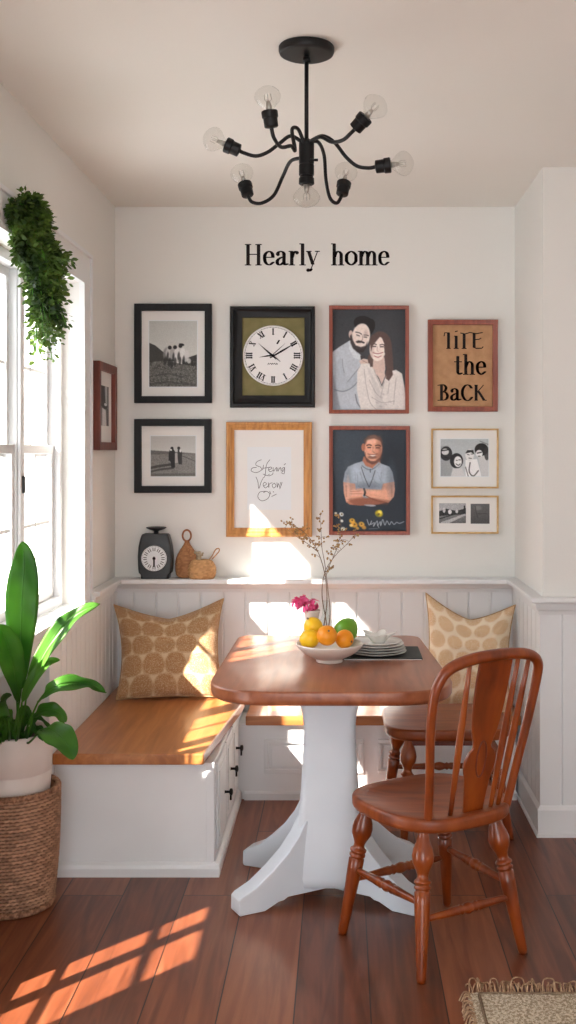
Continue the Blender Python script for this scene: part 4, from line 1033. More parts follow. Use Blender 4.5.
def scallop(nx, ny, rx, ry, shape):
    def f(u, v, rr):
        r = math.floor(v*ny); best = 0
        for dr in (-1, 0, 1):
            row = r+dr; off = .5*(row % 2); k = math.floor(u*nx-off)
            for dk in (0, 1):
                cx = (k+dk+off+.0)/nx+.0; cy = (row+.5)/ny
                a, b = (u-cx)*nx/rx, (v-cy)*ny/ry
                if shape == 'shell': b2 = b+.15; w_ = 1.0-.42*max(b2, 0); d = max(abs(a)/max(w_, .05), abs(b2)) *.45 + .55*math.hypot(a, b2)
                else: d = math.hypot(a, b)
                best = max(best, min(1, max(0, (1-d)*6+.5)))
        return best
    return f
zb_ = .4435
cushion('cushion', 'large tan cushion with brown shell shapes slumped in the corner beside the window wall',
        [(-.965, 4.70, zb_+.004), (-.505, 4.74, zb_+.004), (-.53, 4.925, zb_+.405), (-1.01, 4.87, zb_+.385)], .15, M['cushion'], ((208,184,150),(168,126,86)), None, scallop(4.4, 4.6, .50, .52, 'shell'), 3)
zb2 = .3685
cushion('cushion', 'cream cushion with pale ochre blotches propped behind the stool',
        [(.345, 4.80, zb2+.004), (.735, 4.76, zb2+.004), (.772, 4.90, zb2+.455), (.375, 4.925, zb2+.505)], .13, M['cushion2'], ((240,220,192),(218,182,140)), None, scallop(4.6, 5.6, .44, .46, 'dot'), 5)

# ================================================================== ON THE LEDGE
LZ = .9362; YL = 4.955
t = thing('kitchen_scale', (P(155.5, 0, YL).x, YL, LZ), 'black kitchen scale with a round white dial standing on the wall ledge', 'kitchen scale')
sx0 = P(155.8, 0, YL).x; hs = F/YL
prof = [(0,14.0),(4,14.2),(6,16.2),(10,16.8),(22,17.2),(32,16.4),(40,14.6),(43.5,13.4),(44.5,12.4)]
bm = bmesh.new(); rings = []
for h_, hw in prof:
    q = roundrect(-hw/hs, hw/hs, -.034+.004*(h_ > 40), .034, .012, 4); rings.append([bm.verts.new((sx0+x, YL+y, LZ+h_/hs)) for x, y in q])
for A, B in zip(rings[:-1], rings[1:]):
    for k in range(len(A)): bm.faces.new((A[k], A[(k+1)%len(A)], B[(k+1)%len(A)], B[k]))
bm.faces.new(list(reversed(rings[0]))); bm.faces.new(rings[-1])
body = obj('body', bm, M['scale'], t, smooth=True, bevel=.0015)
bm = bmesh.new(); zt = LZ+44.5/hs; lathe(bm, [(0,.012),(.012,.010),(.016,.018),(.019,.030),(.026,.044),(.029,.046),(.031,.044),(.027,.034),(.024,.02),(.023,0)], (sx0+.002, YL, zt-.001), None, 32)
obj('weighing_pan', bm, M['scale'], t, smooth=True)
bm = bmesh.new(); dcz = LZ+20.5/hs; dcx = sx0-.001; rdl = 12.6/hs; yd = YL-.034
rings = []
for off, r in ((-.004,rdl+.004),(.004,rdl+.004),(.006,rdl+.002),(.006,rdl)):
    rings.append([bm.verts.new((dcx+r*math.cos(2*PI*k/40), yd-off, dcz+r*math.sin(2*PI*k/40))) for k in range(40)])
for A, B in zip(rings[:-1], rings[1:]):
    for k in range(40): bm.faces.new((A[k], A[(k+1)%40], B[(k+1)%40], B[k]))
bm.faces.new(rings[0]); bm.faces.new(rings[-1]); obj('bezel', bm, M['scale'], t)
bm = bmesh.new(); A = [bm.verts.new((dcx+rdl*math.cos(2*PI*k/40), yd-.0062, dcz+rdl*math.sin(2*PI*k/40))) for k in range(40)]; B = [bm.verts.new((v.co.x, yd-.0075, v.co.z)) for v in A]
bm.faces.new(A); bm.faces.new(list(reversed(B)))
for k in range(40): bm.faces.new((A[k], B[k], B[(k+1)%40], A[(k+1)%40]))
dl_ = obj('dial', bm, M['paper'], t)
bm = bmesh.new(); f = lambda u, v: (dcx+u*rdl, yd-.0079, dcz+v*rdl)
for k in range(12):
    a = 2*PI*k/12; ux, uy = math.cos(a), math.sin(a); tx, ty = -uy, ux
    w_ = .10 if k % 3 else .16
    for o_ in (-.07, .07): nib(bm, [(ux*.60+tx*o_, uy*.60+ty*o_), (ux*.82+tx*o_*1.2, uy*.82+ty*o_*1.2)], f, .055, .055)
for k in range(48):
    a = 2*PI*k/48; nib(bm, [(math.cos(a)*.9, math.sin(a)*.9), (math.cos(a)*.97, math.sin(a)*.97)], f, .02, .02, seg=6)
nib(bm, [(0,.12),(0,-.62)], f, .14, .08); nib(bm, [(0,0),(.001,0)], f, .26, .26)
obj('markings', bm, M['letter'], dl_)

CANE = {'v': None}
def cane(bm, rows, nr, nc):
    """a colour for every cane of the weave"""
    bm.verts.index_update(); rows = [[v.index for v in row] for row in rows]
    cl = bm.verts.layers.float_color.new('Print'); base_c = CANE['v']; bm.verts.ensure_lookup_table(); rows = [[bm.verts[i] for i in row] for row in rows]
    for k, row in enumerate(rows):
        for q, v in enumerate(row):
            rnd = random.Random((k//nr)*1009+((q+(nc//2)*((k//nr) % 2))//nc)*31).random(); rnd = .45+.55*rnd if not (nr == 4 and k % 4 == 0) else .1; m = base_c[0]*(1-rnd)+base_c[1]*rnd  # gap rows between basket canes painted dark, their shade put into the colour
            v[cl] = (*m, 1)
def cane_colours(a, b): CANE['v'] = (np.array(lin(a)), np.array(lin(b)))
M['cane'] = vcol_mat('woven cane', .65, .3)
def woven(bm, prof, base_, seg=64, amp=.0016, rows_per=.006, sq=1.0):
    amp *= 1.7
    """lathe with over-under weave displacement; prof (z, r)"""
    zs = cr([(r, z, 0) for z, r in prof], 10); rings = []; L = 0
    for i, p in enumerate(zs):
        if i: L += (zs[i]-zs[i-1]).length
        rings.append((p.y, p.x, L))
    n = max(8, int(L/rows_per*2)); out = []
    for k in range(n+1):
        s = L*k/n; j = 0
        while j < len(rings)-2 and rings[j+1][2] < s: j += 1
        a, b = rings[j], rings[j+1]; t_ = (s-a[2])/max(b[2]-a[2], 1e-9); z = a[0]+(b[0]-a[0])*t_; r = a[1]+(b[1]-a[1])*t_
        row = []
        for q in range(seg):
            ph = (q/seg)*2*PI; d = amp*math.cos(seg/4*ph+PI*(k//2))*(1 if k % 2 else -.3)
            row.append(bm.verts.new((base_[0]+(r+d)*math.cos(ph), base_[1]+(r+d)*math.sin(ph)*sq, base_[2]+z)))
        out.append(row)
    for A, B in zip(out[:-1], out[1:]):
        for k in range(seg): bm.faces.new((A[k], A[(k+1)%seg], B[(k+1)%seg], B[k]))
    bm.faces.new(list(reversed(out[0]))); bm.faces.new(out[-1])
    cane(bm, out, 2, 2)
gx = P(186.5, 0, 4.965).x
t = thing('woven_bottle', (gx, 4.982, LZ), 'gourd shaped woven brown bottle with a ring top beside the scale', 'ornament')
cane_colours((104,62,34), (188,132,88)); bm = bmesh.new(); woven(bm, [(0,.034),(.01,.046),(.04,.053),(.08,.050),(.115,.036),(.14,.020),(.155,.011),(.168,.009)], (gx, 4.982, LZ), 56, .0018, .0075, .54)
obj('body', bm, M['cane'], t, smooth=True)
bm = bmesh.new(); rc = Vector((gx-.001, 4.982, LZ+.190)); tube(bm, [rc+Vector((.019*math.cos(a), 0, .025*math.sin(a))) for a in [2*PI*k/24 for k in range(25)]], .0042, 8, False)
obj('ring_handle', bm, M['gourd'], t, smooth=True)
bx_, by_ = P(202, 0, 4.925).x, 4.925
t = thing('rattan_basket', (bx_, by_, LZ), 'small squat rattan basket with a thin loop handle on the wall ledge', 'basket')
cane_colours((142,92,48), (216,168,116)); bm = bmesh.new(); woven(bm, [(0,.046),(.008,.056),(.03,.062),(.055,.060),(.078,.048),(.086,.038),(.088,.030),(.084,.026)], (bx_, by_, LZ), 64, .0018, .0075, .56)
obj('body', bm, M['cane'], t, smooth=True)
bm = bmesh.new(); hp = [Vector((bx_+.030, by_-.005, LZ+.084)), Vector((bx_+.046, by_-.006, LZ+.104)), Vector((bx_+.062, by_-.006, LZ+.132)), Vector((bx_+.076, by_-.006, LZ+.136)), Vector((bx_+.077, by_-.006, LZ+.124)), Vector((bx_+.062, by_-.004, LZ+.106)), Vector((bx_+.044, by_-.003, LZ+.088))]
tube(bm, cr(hp, 8), .0026, 8); obj('loop_handle', bm, M['rattan'], t, smooth=True)
bm = bmesh.new()
for k in range(26):
    a = R.uniform(0, 2*PI); rr_ = R.uniform(0, .02); c = Vector((bx_-.014+rr_*math.cos(a), by_+rr_*math.sin(a)*.5, LZ+.088+R.uniform(0, .034)))
    sphere(bm, c, (.008, .0055, .0035), 8, 6, Matrix.Rotation(R.uniform(0, 6), 3, 'Z') @ Matrix.Rotation(R.uniform(-1, 1), 3, 'X'))
tube(bm, [(bx_-.014, by_, LZ+.08), (bx_-.014, by_, LZ+.11)], .012, 8)
tag(obj('dried_pods', bm, M['bone'], None, smooth=True), 'tuft of pale dried seed pods heaped in the rattan basket', 'dried pods', kind='stuff')

# ================================================================== ON THE TABLE
TZ = .7505
def bowl_shape(bm, c, prof, wob=0, seg=56, n=0):
    rings = []
    for z, r in prof:
        row = []
        for k in range(seg):
            a = 2*PI*k/seg; rr_ = r*(1+wob*math.cos(n*a)*(z/.08)); row.append(bm.verts.new((c[0]+rr_*math.cos(a), c[1]+rr_*math.sin(a), c[2]+z)))
        rings.append(row)
    for A, B in zip(rings[:-1], rings[1:]):
        for k in range(seg): bm.faces.new((A[k], A[(k+1)%seg], B[(k+1)%seg], B[k]))
    bm.faces.new(list(reversed(rings[0]))); bm.faces.new(rings[-1])
bc = (P(329.5, 0, 3.95).x, 3.95, TZ)
bm = bmesh.new()
bowl_shape(bm, bc, [(0,.038),(0,.046),(.004,.048),(.010,.046),(.013,.05),(.022,.072),(.036,.096),(.052,.114),(.062,.121),(.067,.1225),(.0685,.119),(.062,.112),(.048,.100),(.034,.080),(.024,.055),(.020,.02)])
tag(obj('fruit_bowl', bm, M['bowl'], smooth=True), 'wide cream footed fruit bowl standing on the table', 'bowl')
def fruit(name, label, px, py, Y, r, mat, kind='orange', rot=(0,0,0)):
    c = P(px, py, Y); bm = bmesh.new()
    q = 36; rings = []
    prof = []
    m_ = Matrix.Translation(c) @ Matrix.Rotation(rot[0], 4, 'X') @ Matrix.Rotation(rot[1], 4, 'Y')
    for i in range(25):
        a = -PI/2+PI*i/24; rad = math.cos(a)*r; z = math.sin(a)*r
        if kind == 'orange': z *= .96; z -= (.05*r*math.exp(-(rad/r*4)**2))*(1 if z > 0 else -1)
        if kind == 'lemon': z *= 1.12; z += (.12*r*math.exp(-(rad/r*4)**2))*(1 if z > 0 else -1)
        if kind == 'mango': z *= 1.12; rad *= 1-.1*(z/r if z > 0 else 0)
        prof.append((z, max(rad, 0)))
    for z, rad in prof:
        rings.append([bm.verts.new(m_ @ Vector((rad*math.cos(2*PI*k/q), rad*math.sin(2*PI*k/q), z))) for k in range(q)] if rad > 1e-4 else [bm.verts.new(m_ @ Vector((0,0,z)))])
    for A, B in zip(rings[:-1], rings[1:]):
        for k in range(q):
            k2 = (k+1) % q
            if len(A) == 1: bm.faces.new((A[0], B[k2], B[k]))
            elif len(B) == 1: bm.faces.new((A[k], A[k2], B[0]))
            else: bm.faces.new((A[k], A[k2], B[k2], B[k]))
    o = obj(name, bm, mat, smooth=True)
    bm = bmesh.new(); p_ = m_ @ Vector((0,0,prof[-1][0])); lathe(bm, [(0,.004),(.6,.0042),(1,.002)], p_-(m_.to_3x3() @ Vector((0,0,.002))), p_+(m_.to_3x3() @ Vector((0,0,.004))), 8)
    obj('stem_end', bm, M['twig'], o)
    return tag(o, label, 'fruit')
fruit('orange', 'round orange in the front middle of the fruit bowl', 327, 635.5, 3.875, .036, M['orange'], rot=(.9,.2,0))
fruit('orange', 'half hidden orange next to the green fruit', 344.5, 639, 3.92, .0335, M['orange'], rot=(1.9,.9,0))
fruit('lemon', 'yellow fruit low at the window side of the bowl', 309.5, 639, 3.92, .033, M['lemon'], 'lemon', (1.2,1.1,0))
fruit('lemon', 'yellow fruit on top at the back of the bowl', 313.5, 627, 3.985, .034, M['lemon'], 'lemon', (.5,-.5,0))
fruit('mango', 'large green fruit leaning at the back of the bowl', 346, 630.5, 4.005, .044, M['green'], 'mango', (-.5,.6,0))

# placemat and plates
pc = Vector((P(381, 0, 4.08).x, 4.08, TZ))
bm = bmesh.new(); slab(bm, roundrect(P(343,0,4.05).x, P(421.5,0,4.05).x, 3.985, 4.235, .006, 3), TZ, TZ+.006, .001, .002, seg=2)
pm = tag(obj('placemat', bm, M['slate'], smooth=False), 'dark rectangular placemat under the stack of plates', 'placemat')
bm = bmesh.new(); x0_, x1_ = P(343,0,4.05).x+.002, P(421.5,0,4.05).x-.002
box(bm, x0_+.002, x1_-.002, 3.983, 3.985, TZ+.0, TZ+.0025); obj('edge_strip', bm, M['porcelain'], pm)
z = TZ+.0063
names = ['widest grey plate at the bottom of the plate stack', 'grey plate second from the bottom of the stack', 'pale plate in the middle of the plate stack', 'pale plate just below the top plate of the stack', 'white plate at the top of the stack, carrying the petal bowl']
for k in range(5):
    r = [.110,.107,.104,.101,.098][k]; bm = bmesh.new(); ox = R.uniform(-.003, .003)
    bowl_shape(bm, (pc.x-.012+ox-.004*k*.3, pc.y, z), [(0,r*.55),(0,r*.6),(.003,r*.62),(.005,r*.8),(.0105,r*.99),(.0125,r),(.0135,r*.99),(.0085,r*.8),(.0055,r*.6),(.005,r*.3)])
    tag(obj('plate', bm, M['plate'] if k < 3 else M['porcelain'], smooth=True), names[k], 'plate', 'plates stacked on the placemat'); z += .0092
zt = z-.0092+.0056
bm = bmesh.new(); rings = []
for zz, r, amp in ((0,.02,0),(0,.024,0),(.003,.026,0),(.010,.032,.05),(.020,.042,.16),(.030,.052,.26),(.033,.054,.28),(.031,.050,.27),(.020,.038,.16),(.011,.026,.05),(.008,.012,0)):
    rings.append([bm.verts.new((pc.x-.01+r*(1+amp*math.cos(5*a))*math.cos(a), pc.y+r*(1+amp*math.cos(5*a))*math.sin(a), zt+zz*(1+.18*math.cos(5*a)*(amp > 0)))) for a in [2*PI*k/60+.3 for k in range(60)]])
for A, B in zip(rings[:-1], rings[1:]):
    for k in range(60): bm.faces.new((A[k], A[(k+1)%60], B[(k+1)%60], B[k]))
bm.faces.new(list(reversed(rings[0]))); bm.faces.new(rings[-1])
tag(obj('petal_bowl', bm, M['porcelain'], smooth=True), 'small white petal shaped bowl resting on the stacked plates', 'bowl')

# pink flowers in a small pot behind the fruit bowl
Yf = 4.16; fc = P(312, 0, Yf).x
t = thing('flower_vase', (fc, Yf, TZ), 'small pale vase of pink flowers behind the fruit bowl', 'vase')
bm = bmesh.new(); lathe(bm, [(0,.026),(.003,.030),(.03,.038),(.07,.038),(.10,.028),(.125,.024),(.150,.030),(.156,.031),(.154,.027),(.125,.02),(.1,.0)], (fc, Yf, TZ), None, 32)
obj('vase_body', bm, M['bowl'], t, smooth=True)
for (px, py, dy) in ((297,603,0),(307,607,-.01),(313,604,.01),(303,600,.02)):
    c = P(px, py, Yf+dy); s0 = Vector((fc+R.uniform(-.008,.008), Yf, TZ+.14))
    bm = bmesh.new(); tube(bm, cr([s0, s0.lerp(c, .5)+Vector((0,0,.01)), c], 6), .0018, 6); st = obj('flower_stem', bm, M['leaf'], t, smooth=True)
    bm = bmesh.new()
    for k in range(30):
        d = Vector((R.gauss(0,1), R.gauss(0,1), R.gauss(0,1))).normalized(); q = c+d*.018
        a, b = frame_axes(d); w_ = .013
        vs = [bm.verts.new(q+a*w_*.55*x+b*w_*y+d*z_) for x, y, z_ in ((-.5,-.6,-.004),(.5,-.6,-.004),(1,.2,.003),(.5,.9,.006),(0,.7,.004),(-.5,.9,.006),(-1,.2,.003))]
        bm.faces.new(vs)
    obj('blossom', bm, M['pink'], st)

# tall twigs in a clear bottle
Yt = 4.30; bx0 = P(325.5, 0, Yt).x
t = thing('twig_vase', (bx0, Yt, TZ), 'clear glass bottle holding tall bare budding twigs on the table', 'vase')
bm = bmesh.new(); lathe(bm, [(0,.026),(.004,.03),(.05,.031),(.09,.026),(.12,.013),(.165,.0115),(.17,.0135),(.173,.0115),(.12,.011),(.09,.023),(.05,.028),(.006,.027),(.005,0)], (bx0, Yt, TZ), None, 32)
obj('bottle', bm, M['vaseglass'], t, smooth=True)
def twig(pts, r0):
    P3 = cr([P(x, y, d) for x, y, d in pts], 7); n_ = len(P3); bm = bmesh.new()
    tube(bm, P3, [r0*(1-.72*i/(n_-1)) for i in range(n_)], 7); tw = obj('twig', bm, M['twig'], t, smooth=True)
    return tw, P3
def sprigs(tw, P3, start, count, spread, yb=0):
    bb_ = bmesh.new(); bt = bmesh.new(); n_ = len(P3)
    for k in range(count):
        i = int(n_*(start+(1-start)*k/count)); i = min(i, n_-1); p0 = P3[i]; d = Vector((R.uniform(-1,1), R.uniform(-.5,.5), R.uniform(-.1,1))).normalized()
        L = R.uniform(.5,1)*spread; p1 = p0+d*L; tube(bt, cr([p0, p0.lerp(p1,.5)+Vector((0,0,.004)), p1], 4), .0007, 5)
        for q in range(3):
            c = p0.lerp(p1, .5+.25*q)+Vector((R.uniform(-.006,.006), R.uniform(-.006,.006), R.uniform(-.004,.006)))
            sphere(bb_, c, (.0034, .0026, .0042), 7, 5, Matrix.Rotation(R.uniform(0,3), 3, 'Y'))
    obj('side_shoots', bt, M['twig'], tw, smooth=True); obj('buds', bb_, M['bud'], tw, smooth=True)['kind'] = 'stuff'
Z = Yt
for pts, r0, st_, cn, sp_ in (
   ([(322,641,Z),(324,625,Z),(327,600,Z),(325,575,Z-.01),(318,552,Z-.02),(306,534,Z-.03),(289,524,Z-.03)], .0027, .62, 16, .05),
   ([(328,641,Z),(326,620,Z),(322,595,Z),(325,572,Z),(335,556,Z+.01),(346,545,Z+.02),(356,534,Z+.02)], .0025, .60, 12, .04),
   ([(326,641,Z+.01),(330,615,Z),(328,590,Z),(325,565,Z),(322,548,Z+.01),(321,530,Z+.01),(320,516,Z+.01)], .0021, .66, 10, .03),
   ([(325,575,Z-.005),(332,560,Z),(338,545,Z),(341,530,Z),(340,514,Z)], .0015, .45, 9, .03),
   ([(318,552,Z-.02),(308,544,Z-.02),(297,537,Z-.03),(284,527,Z-.03)], .0013, .3, 9, .035),
   ([(324,580,Z),(328,572,Z+.01),(333,568,Z+.02)], .001, .5, 4, .02)):
    tw, P3 = twig(pts, r0); sprigs(tw, P3, st_, cn, sp_)

# ================================================================== PLANT IN BASKET
by, bxx = 3.66, -1.097
t = thing('wicker_basket', (bxx, by, 0), 'round brown wicker basket on the floor beneath the window holding a plant pot', 'basket')
bm = bmesh.new(); seg = 160; rows_ = 34; hB = .385; out = []
def brad(z): return .128+.022*(z/hB)+.006*math.sin(PI*z/hB)
for k in range(rows_*4+1):
    z = hB*k/(rows_*4); row = []; rr_ = k//4; fr = (k % 4)/4
    for q in range(seg):
        ph = 2*PI*q/seg; d = .005*abs(math.sin(PI*fr))+.0048*math.cos(seg/4*ph+PI*rr_)
        r = brad(z)+d; row.append(bm.verts.new((bxx+r*math.cos(ph), by+r*math.sin(ph), z)))
    out.append(row)
inner = [[bm.verts.new((bxx+(brad(z)-.012)*math.cos(2*PI*q/seg), by+(brad(z)-.012)*math.sin(2*PI*q/seg), z)) for q in range(seg)] for z in (hB, .2, .012)]
allr = out+inner
for A, B in zip(allr[:-1], allr[1:]):
    for k in range(seg): bm.faces.new((A[k], A[(k+1)%seg], B[(k+1)%seg], B[k]))
bm.faces.new(list(reversed(out[0]))); bm.faces.new(inner[-1])
cane_colours((70,42,28), (196,152,120)); cane(bm, out+inner, 4, 4)
obj('woven_wall', bm, M['cane'], t, smooth=True)
for nm, zz, rr_, cnt in (('braided_rim', hB+.004, brad(hB)-.002, 34), ('braided_foot', .012, brad(0)+.004, 32)):
    bm = bmesh.new()
    for s_ in range(3):
        pts = []
        for k in range(241):
            a = 2*PI*k/240; w_ = a*cnt+s_*2*PI/3; r = rr_+.006*math.cos(w_); pts.append((bxx+r*math.cos(a), by+r*math.sin(a), zz+.006*math.sin(w_)))
        tube(bm, pts, .0052, 6, False)
    obj(nm, bm, M['wicker'], t, smooth=True)

ptz = .395; prr = .134
t = thing('potted_plant', (bxx, by, ptz), 'broad leaved green plant in a pale ceramic pot sitting in the wicker basket', 'potted plant')
bm = bmesh.new(); lathe(bm, [(-.25,.094),(-.25,.098),(-.1,.112),(0,.124),(.05,.1275),(.052,.1255),(.055,.128),(.12,.1315),(.176,.134),(.182,.133),(.183,.126),(.176,.123),(.15,.122),(.148,0)], (bxx, by, ptz), None, 64)
# the pot tapers down inside the basket
obj('pot', bm, M['pot'], t, smooth=True)
bm = bmesh.new(); lathe(bm, [(.13,.118),(.150,.1205),(.156,.09),(.160,.04),(.161,0)], (bxx, by, ptz), None, 32); obj('soil', bm, M['soil'], t, smooth=True)
def leaf(stem, blade, w, face=(0,-1,0), fold=.25, curl=0.0, tip=1.0, peak=.45):
    """stem: points to the blade base; blade: midrib points; w: half width"""
    S_ = cr(stem, 8); B_ = cr(blade, 10); bm = bmesh.new()
    tube(bm, S_+B_[1:int(len(B_)*.9)], [.0045*(1-.4*i/len(S_)) for i in range(len(S_))]+[.0026*(1-.75*i/len(B_)) for i in range(1, int(len(B_)*.9))], 7)
    so = obj('leaf_stem', bm, M['leaf'], t, smooth=True)
    n_ = len(B_); bm = bmesh.new(); rows = []; fv = Vector(face)
    for i, p_ in enumerate(B_):
        s = i/(n_-1); tg = (B_[min(i+1, n_-1)]-B_[max(i-1, 0)]).normalized(); side = tg.cross(fv).normalized(); up = side.cross(tg).normalized()
        e = s**(math.log(.5)/math.log(peak)); ww = w*max(0, math.sin(PI*min(e, 1)))**.75*(1-.15*s)
        row = []
        for c in (-1,-.75,-.5,-.25,0,.25,.5,.75,1):
            rip = .004*math.sin(18*s+c*2)*abs(c)
            row.append(bm.verts.new(p_+side*(ww*c)+up*(-(fold*ww*(1-abs(c))) + rip + curl*ww*c*c)))
        rows.append(row)
    for A, B in zip(rows[:-1], rows[1:]):
        for k in range(8): bm.faces.new((A[k], A[k+1], B[k+1], B[k]))
    o = obj('leaf', bm, M['leaf'], so, smooth=True); md = o.modifiers.new('thick', 'SOLIDIFY'); md.thickness = .0012
    return o
def Q(px, py, Y): return P(px, py, Y)
root = lambda dx=0, dy=0: Vector((bxx+dx, by+dy, ptz+.155))
leaf([root(.01,-.03), Q(16,722,3.46), Q(21,690,3.33)], [Q(21,690,3.32), Q(21,640,3.28), Q(22,600,3.27), Q(24,565,3.27), Q(23,541,3.27)], .052, (.25,-1,.1), .2, peak=.52)
leaf([root(.03,-.02), Q(22,725,3.54), Q(26,700,3.48)], [Q(26,700,3.47), Q(34,672,3.45), Q(48,645,3.46), Q(66,622,3.48), Q(84,609,3.50), Q(100,604,3.52)], .032, (.4,-.5,1), .5, peak=.55)
leaf([root(.05,-.03), Q(28,725,3.52), Q(38,702,3.46)], [Q(38,702,3.45), Q(46,692,3.42), Q(60,684,3.42), Q(78,682,3.45), Q(92,684,3.48), Q(106,693,3.50)], .036, (.2,-.6,1), .4, peak=.5)
leaf([root(.06,-.05), Q(30,742,3.5), Q(40,731,3.42)], [Q(40,731,3.41), Q(48,728,3.36), Q(58,734,3.33), Q(68,745,3.31), Q(73,760,3.30)], .050, (.5,-.9,.9), .3, peak=.5)
leaf([root(.05,-.02), Q(28,735,3.52), Q(33,716,3.48)], [Q(33,716,3.47), Q(40,710,3.44), Q(50,709,3.43), Q(60,713,3.43), Q(66,722,3.43)], .028, (.2,-.8,.8), .4)
leaf([root(.02,-.05), Q(18,735,3.46), Q(17,702,3.33)], [Q(17,702,3.32), Q(16,682,3.25), Q(12,660,3.2), Q(6,640,3.17), Q(0,624,3.15)], .042, (.5,-1,.2), .4, peak=.6)
leaf([root(.03,-.05), Q(20,722,3.48), Q(22,702,3.43)], [Q(22,702,3.42), Q(30,684,3.42), Q(40,668,3.44), Q(50,661,3.47), Q(60,660,3.49)], .020, (.2,-1,.4), .4)
leaf([root(-.0,-.05), Q(10,735,3.44), Q(8,716,3.34)], [Q(8,716,3.33), Q(2,704,3.27), Q(-5,700,3.22), Q(-12,702,3.18)], .04, (-.2,-1,.7), .3)
for k in range(26):                                       # thin low blades crowding the pot
    a = R.uniform(-2.6, .5); rr_ = R.uniform(.01,.08); b0 = root(rr_*math.cos(a), rr_*math.sin(a)-.02)
    d = Vector((math.cos(a)*R.uniform(.4,1), math.sin(a)*R.uniform(.4,1), 0)); L = R.uniform(.07,.14); h_ = R.uniform(.05,.11)
    if b0.x+d.x*L < -1.0 and k % 3 == 0: d.x = abs(d.x)
    leaf([b0, b0+Vector((0,0,.012))], [b0+Vector((0,0,.012)), b0+d*L*.4+Vector((0,0,h_)), b0+d*L*.8+Vector((0,0,h_*.9)), b0+d*L*1.15+Vector((0,0,h_*.45))], R.uniform(.007,.013), (d.x,-.6,.8), .4)

# ================================================================== TRAILING VINE
Yv = 3.50
t = thing('trailing_vine', (P(30, 0, Yv).x-.06, Yv, 2.20), 'dense green trailing vine hanging over the top of the window', 'hanging plant')
bx1 = XL+.027
bm = bmesh.new(); prism(bm, [(3.46, 2.215), (3.58, 2.215), (3.60, 2.265), (3.44, 2.265)], bx1-.001, bx1+.04, 'x'); box(bm, bx1-.008, bx1, 3.47, 3.57, 2.26, 2.28)
obj('wall_pocket', bm, M['scale'], t, bevel=.004)
def leaflet(bm, p, d, w, up):
    s = d.cross(up).normalized() if d.cross(up).length > .1 else Vector((1,0,0)); n_ = s.cross(d).normalized()
    q = [p, p+d*w*.8+s*w*.55+n_*w*.12, p+d*w*1.5+s*w*.5, p+d*w*2.1, p+d*w*1.5-s*w*.5, p+d*w*.8-s*w*.55+n_*w*.12]
    v = [bm.verts.new(x) for x in q]; bm.faces.new((v[0], v[1], v[2], v[3])); bm.faces.new((v[0], v[3], v[4], v[5]))
lb = bmesh.new(); sb = bmesh.new()
def strand(pts, dens, spread, wmin, wmax):
    C_ = cr(pts, 10); tube(sb, C_, .0014, 5)
    for i in range(len(C_)-1):
        for _ in range(dens):
            p_ = C_[i].lerp(C_[i+1], R.random()); o_ = Vector((R.gauss(0,1), R.gauss(0,1), R.gauss(0,.7))); d = o_.normalized()
            p2 = p_+o_*spread
            if p2.x < XL+.03: p2.x = XL+.03+abs(p2.x-XL)*.2
            d = (d+Vector((.15,-.1,-.35))).normalized(); leaflet(lb, p2, d, R.uniform(wmin, wmax), Vector((R.gauss(0,1), R.gauss(0,1), 1)).normalized())
top = Vector((bx1+.015, 3.50, 2.262))
for k in range(34):
    px = R.uniform(14, 62); s0 = P(R.uniform(18, 40), R.uniform(214, 236), Yv+R.uniform(-.05,.07))
    # the mass leans from upper left to lower right, ends staggered
    end_y = 330+R.uniform(-45, 14) if 30 < px < 58 else 275+R.uniform(-30, 22)
    e0 = P(px*.8+10, end_y, Yv+R.uniform(-.05,.10)); m0 = P((px+34)/2, 250+R.uniform(-10,15), Yv+R.uniform(-.09,.08))
    for q in (s0, e0, m0):
        if q.x < XL+.035: q.x = XL+.035+R.uniform(0,.03)
    strand([top+Vector((0, R.uniform(-.06,.06), 0)), s0, m0, m0.lerp(e0, .5)+Vector((R.uniform(-.01,.01), 0, 0)), e0], 6, .014, .007, .013)
for k in range(20):
    a_ = R.uniform(-.2, 3.3); e0 = top+Vector((R.uniform(.0,.035), -.02+.06*math.cos(a_), R.uniform(-.08,.0))); strand([top+Vector((.01,0,0)), top.lerp(e0,.5)+Vector((.015,0,.02)), e0, e0+Vector((.005,-.01,-.05))], 4, .009, .007, .012)
for ex, ey, yy in ((9,206,3.33),(12,222,3.36),(14,240,3.38),(11,214,3.36),(16,250,3.40),(22,196,3.44),(34,200,3.5)):
    e0 = P(ex, ey, yy); e0.x = max(e0.x, XL+.03); strand([top, top.lerp(e0, .5)+Vector((.015,0,.015)), e0, e0+Vector((0,-.004,-.03))], 6, .010, .007, .013)
for ex, ey, w_ in ((40,362,.009),(52,360,.009),(36,352,.008),(60,326,.009),(70,262,.010),(66,325,.010),(8,204,.011),(20,200,.012),(46,236,.012),(14,258,.010)):
    e0 = P(ex, ey, Yv+R.uniform(-.03,.03)); e0.x = max(e0.x, XL+.03); m0 = P(36+(ex-36)*.5, (240+ey)/2, Yv)
    strand([top, m0, e0], 4, .009, .007, .012)
obj('stems', sb, M['leaf'], t, smooth=True); fo = obj('foliage', lb, M['vine'], t)
fo['kind'] = 'stuff'

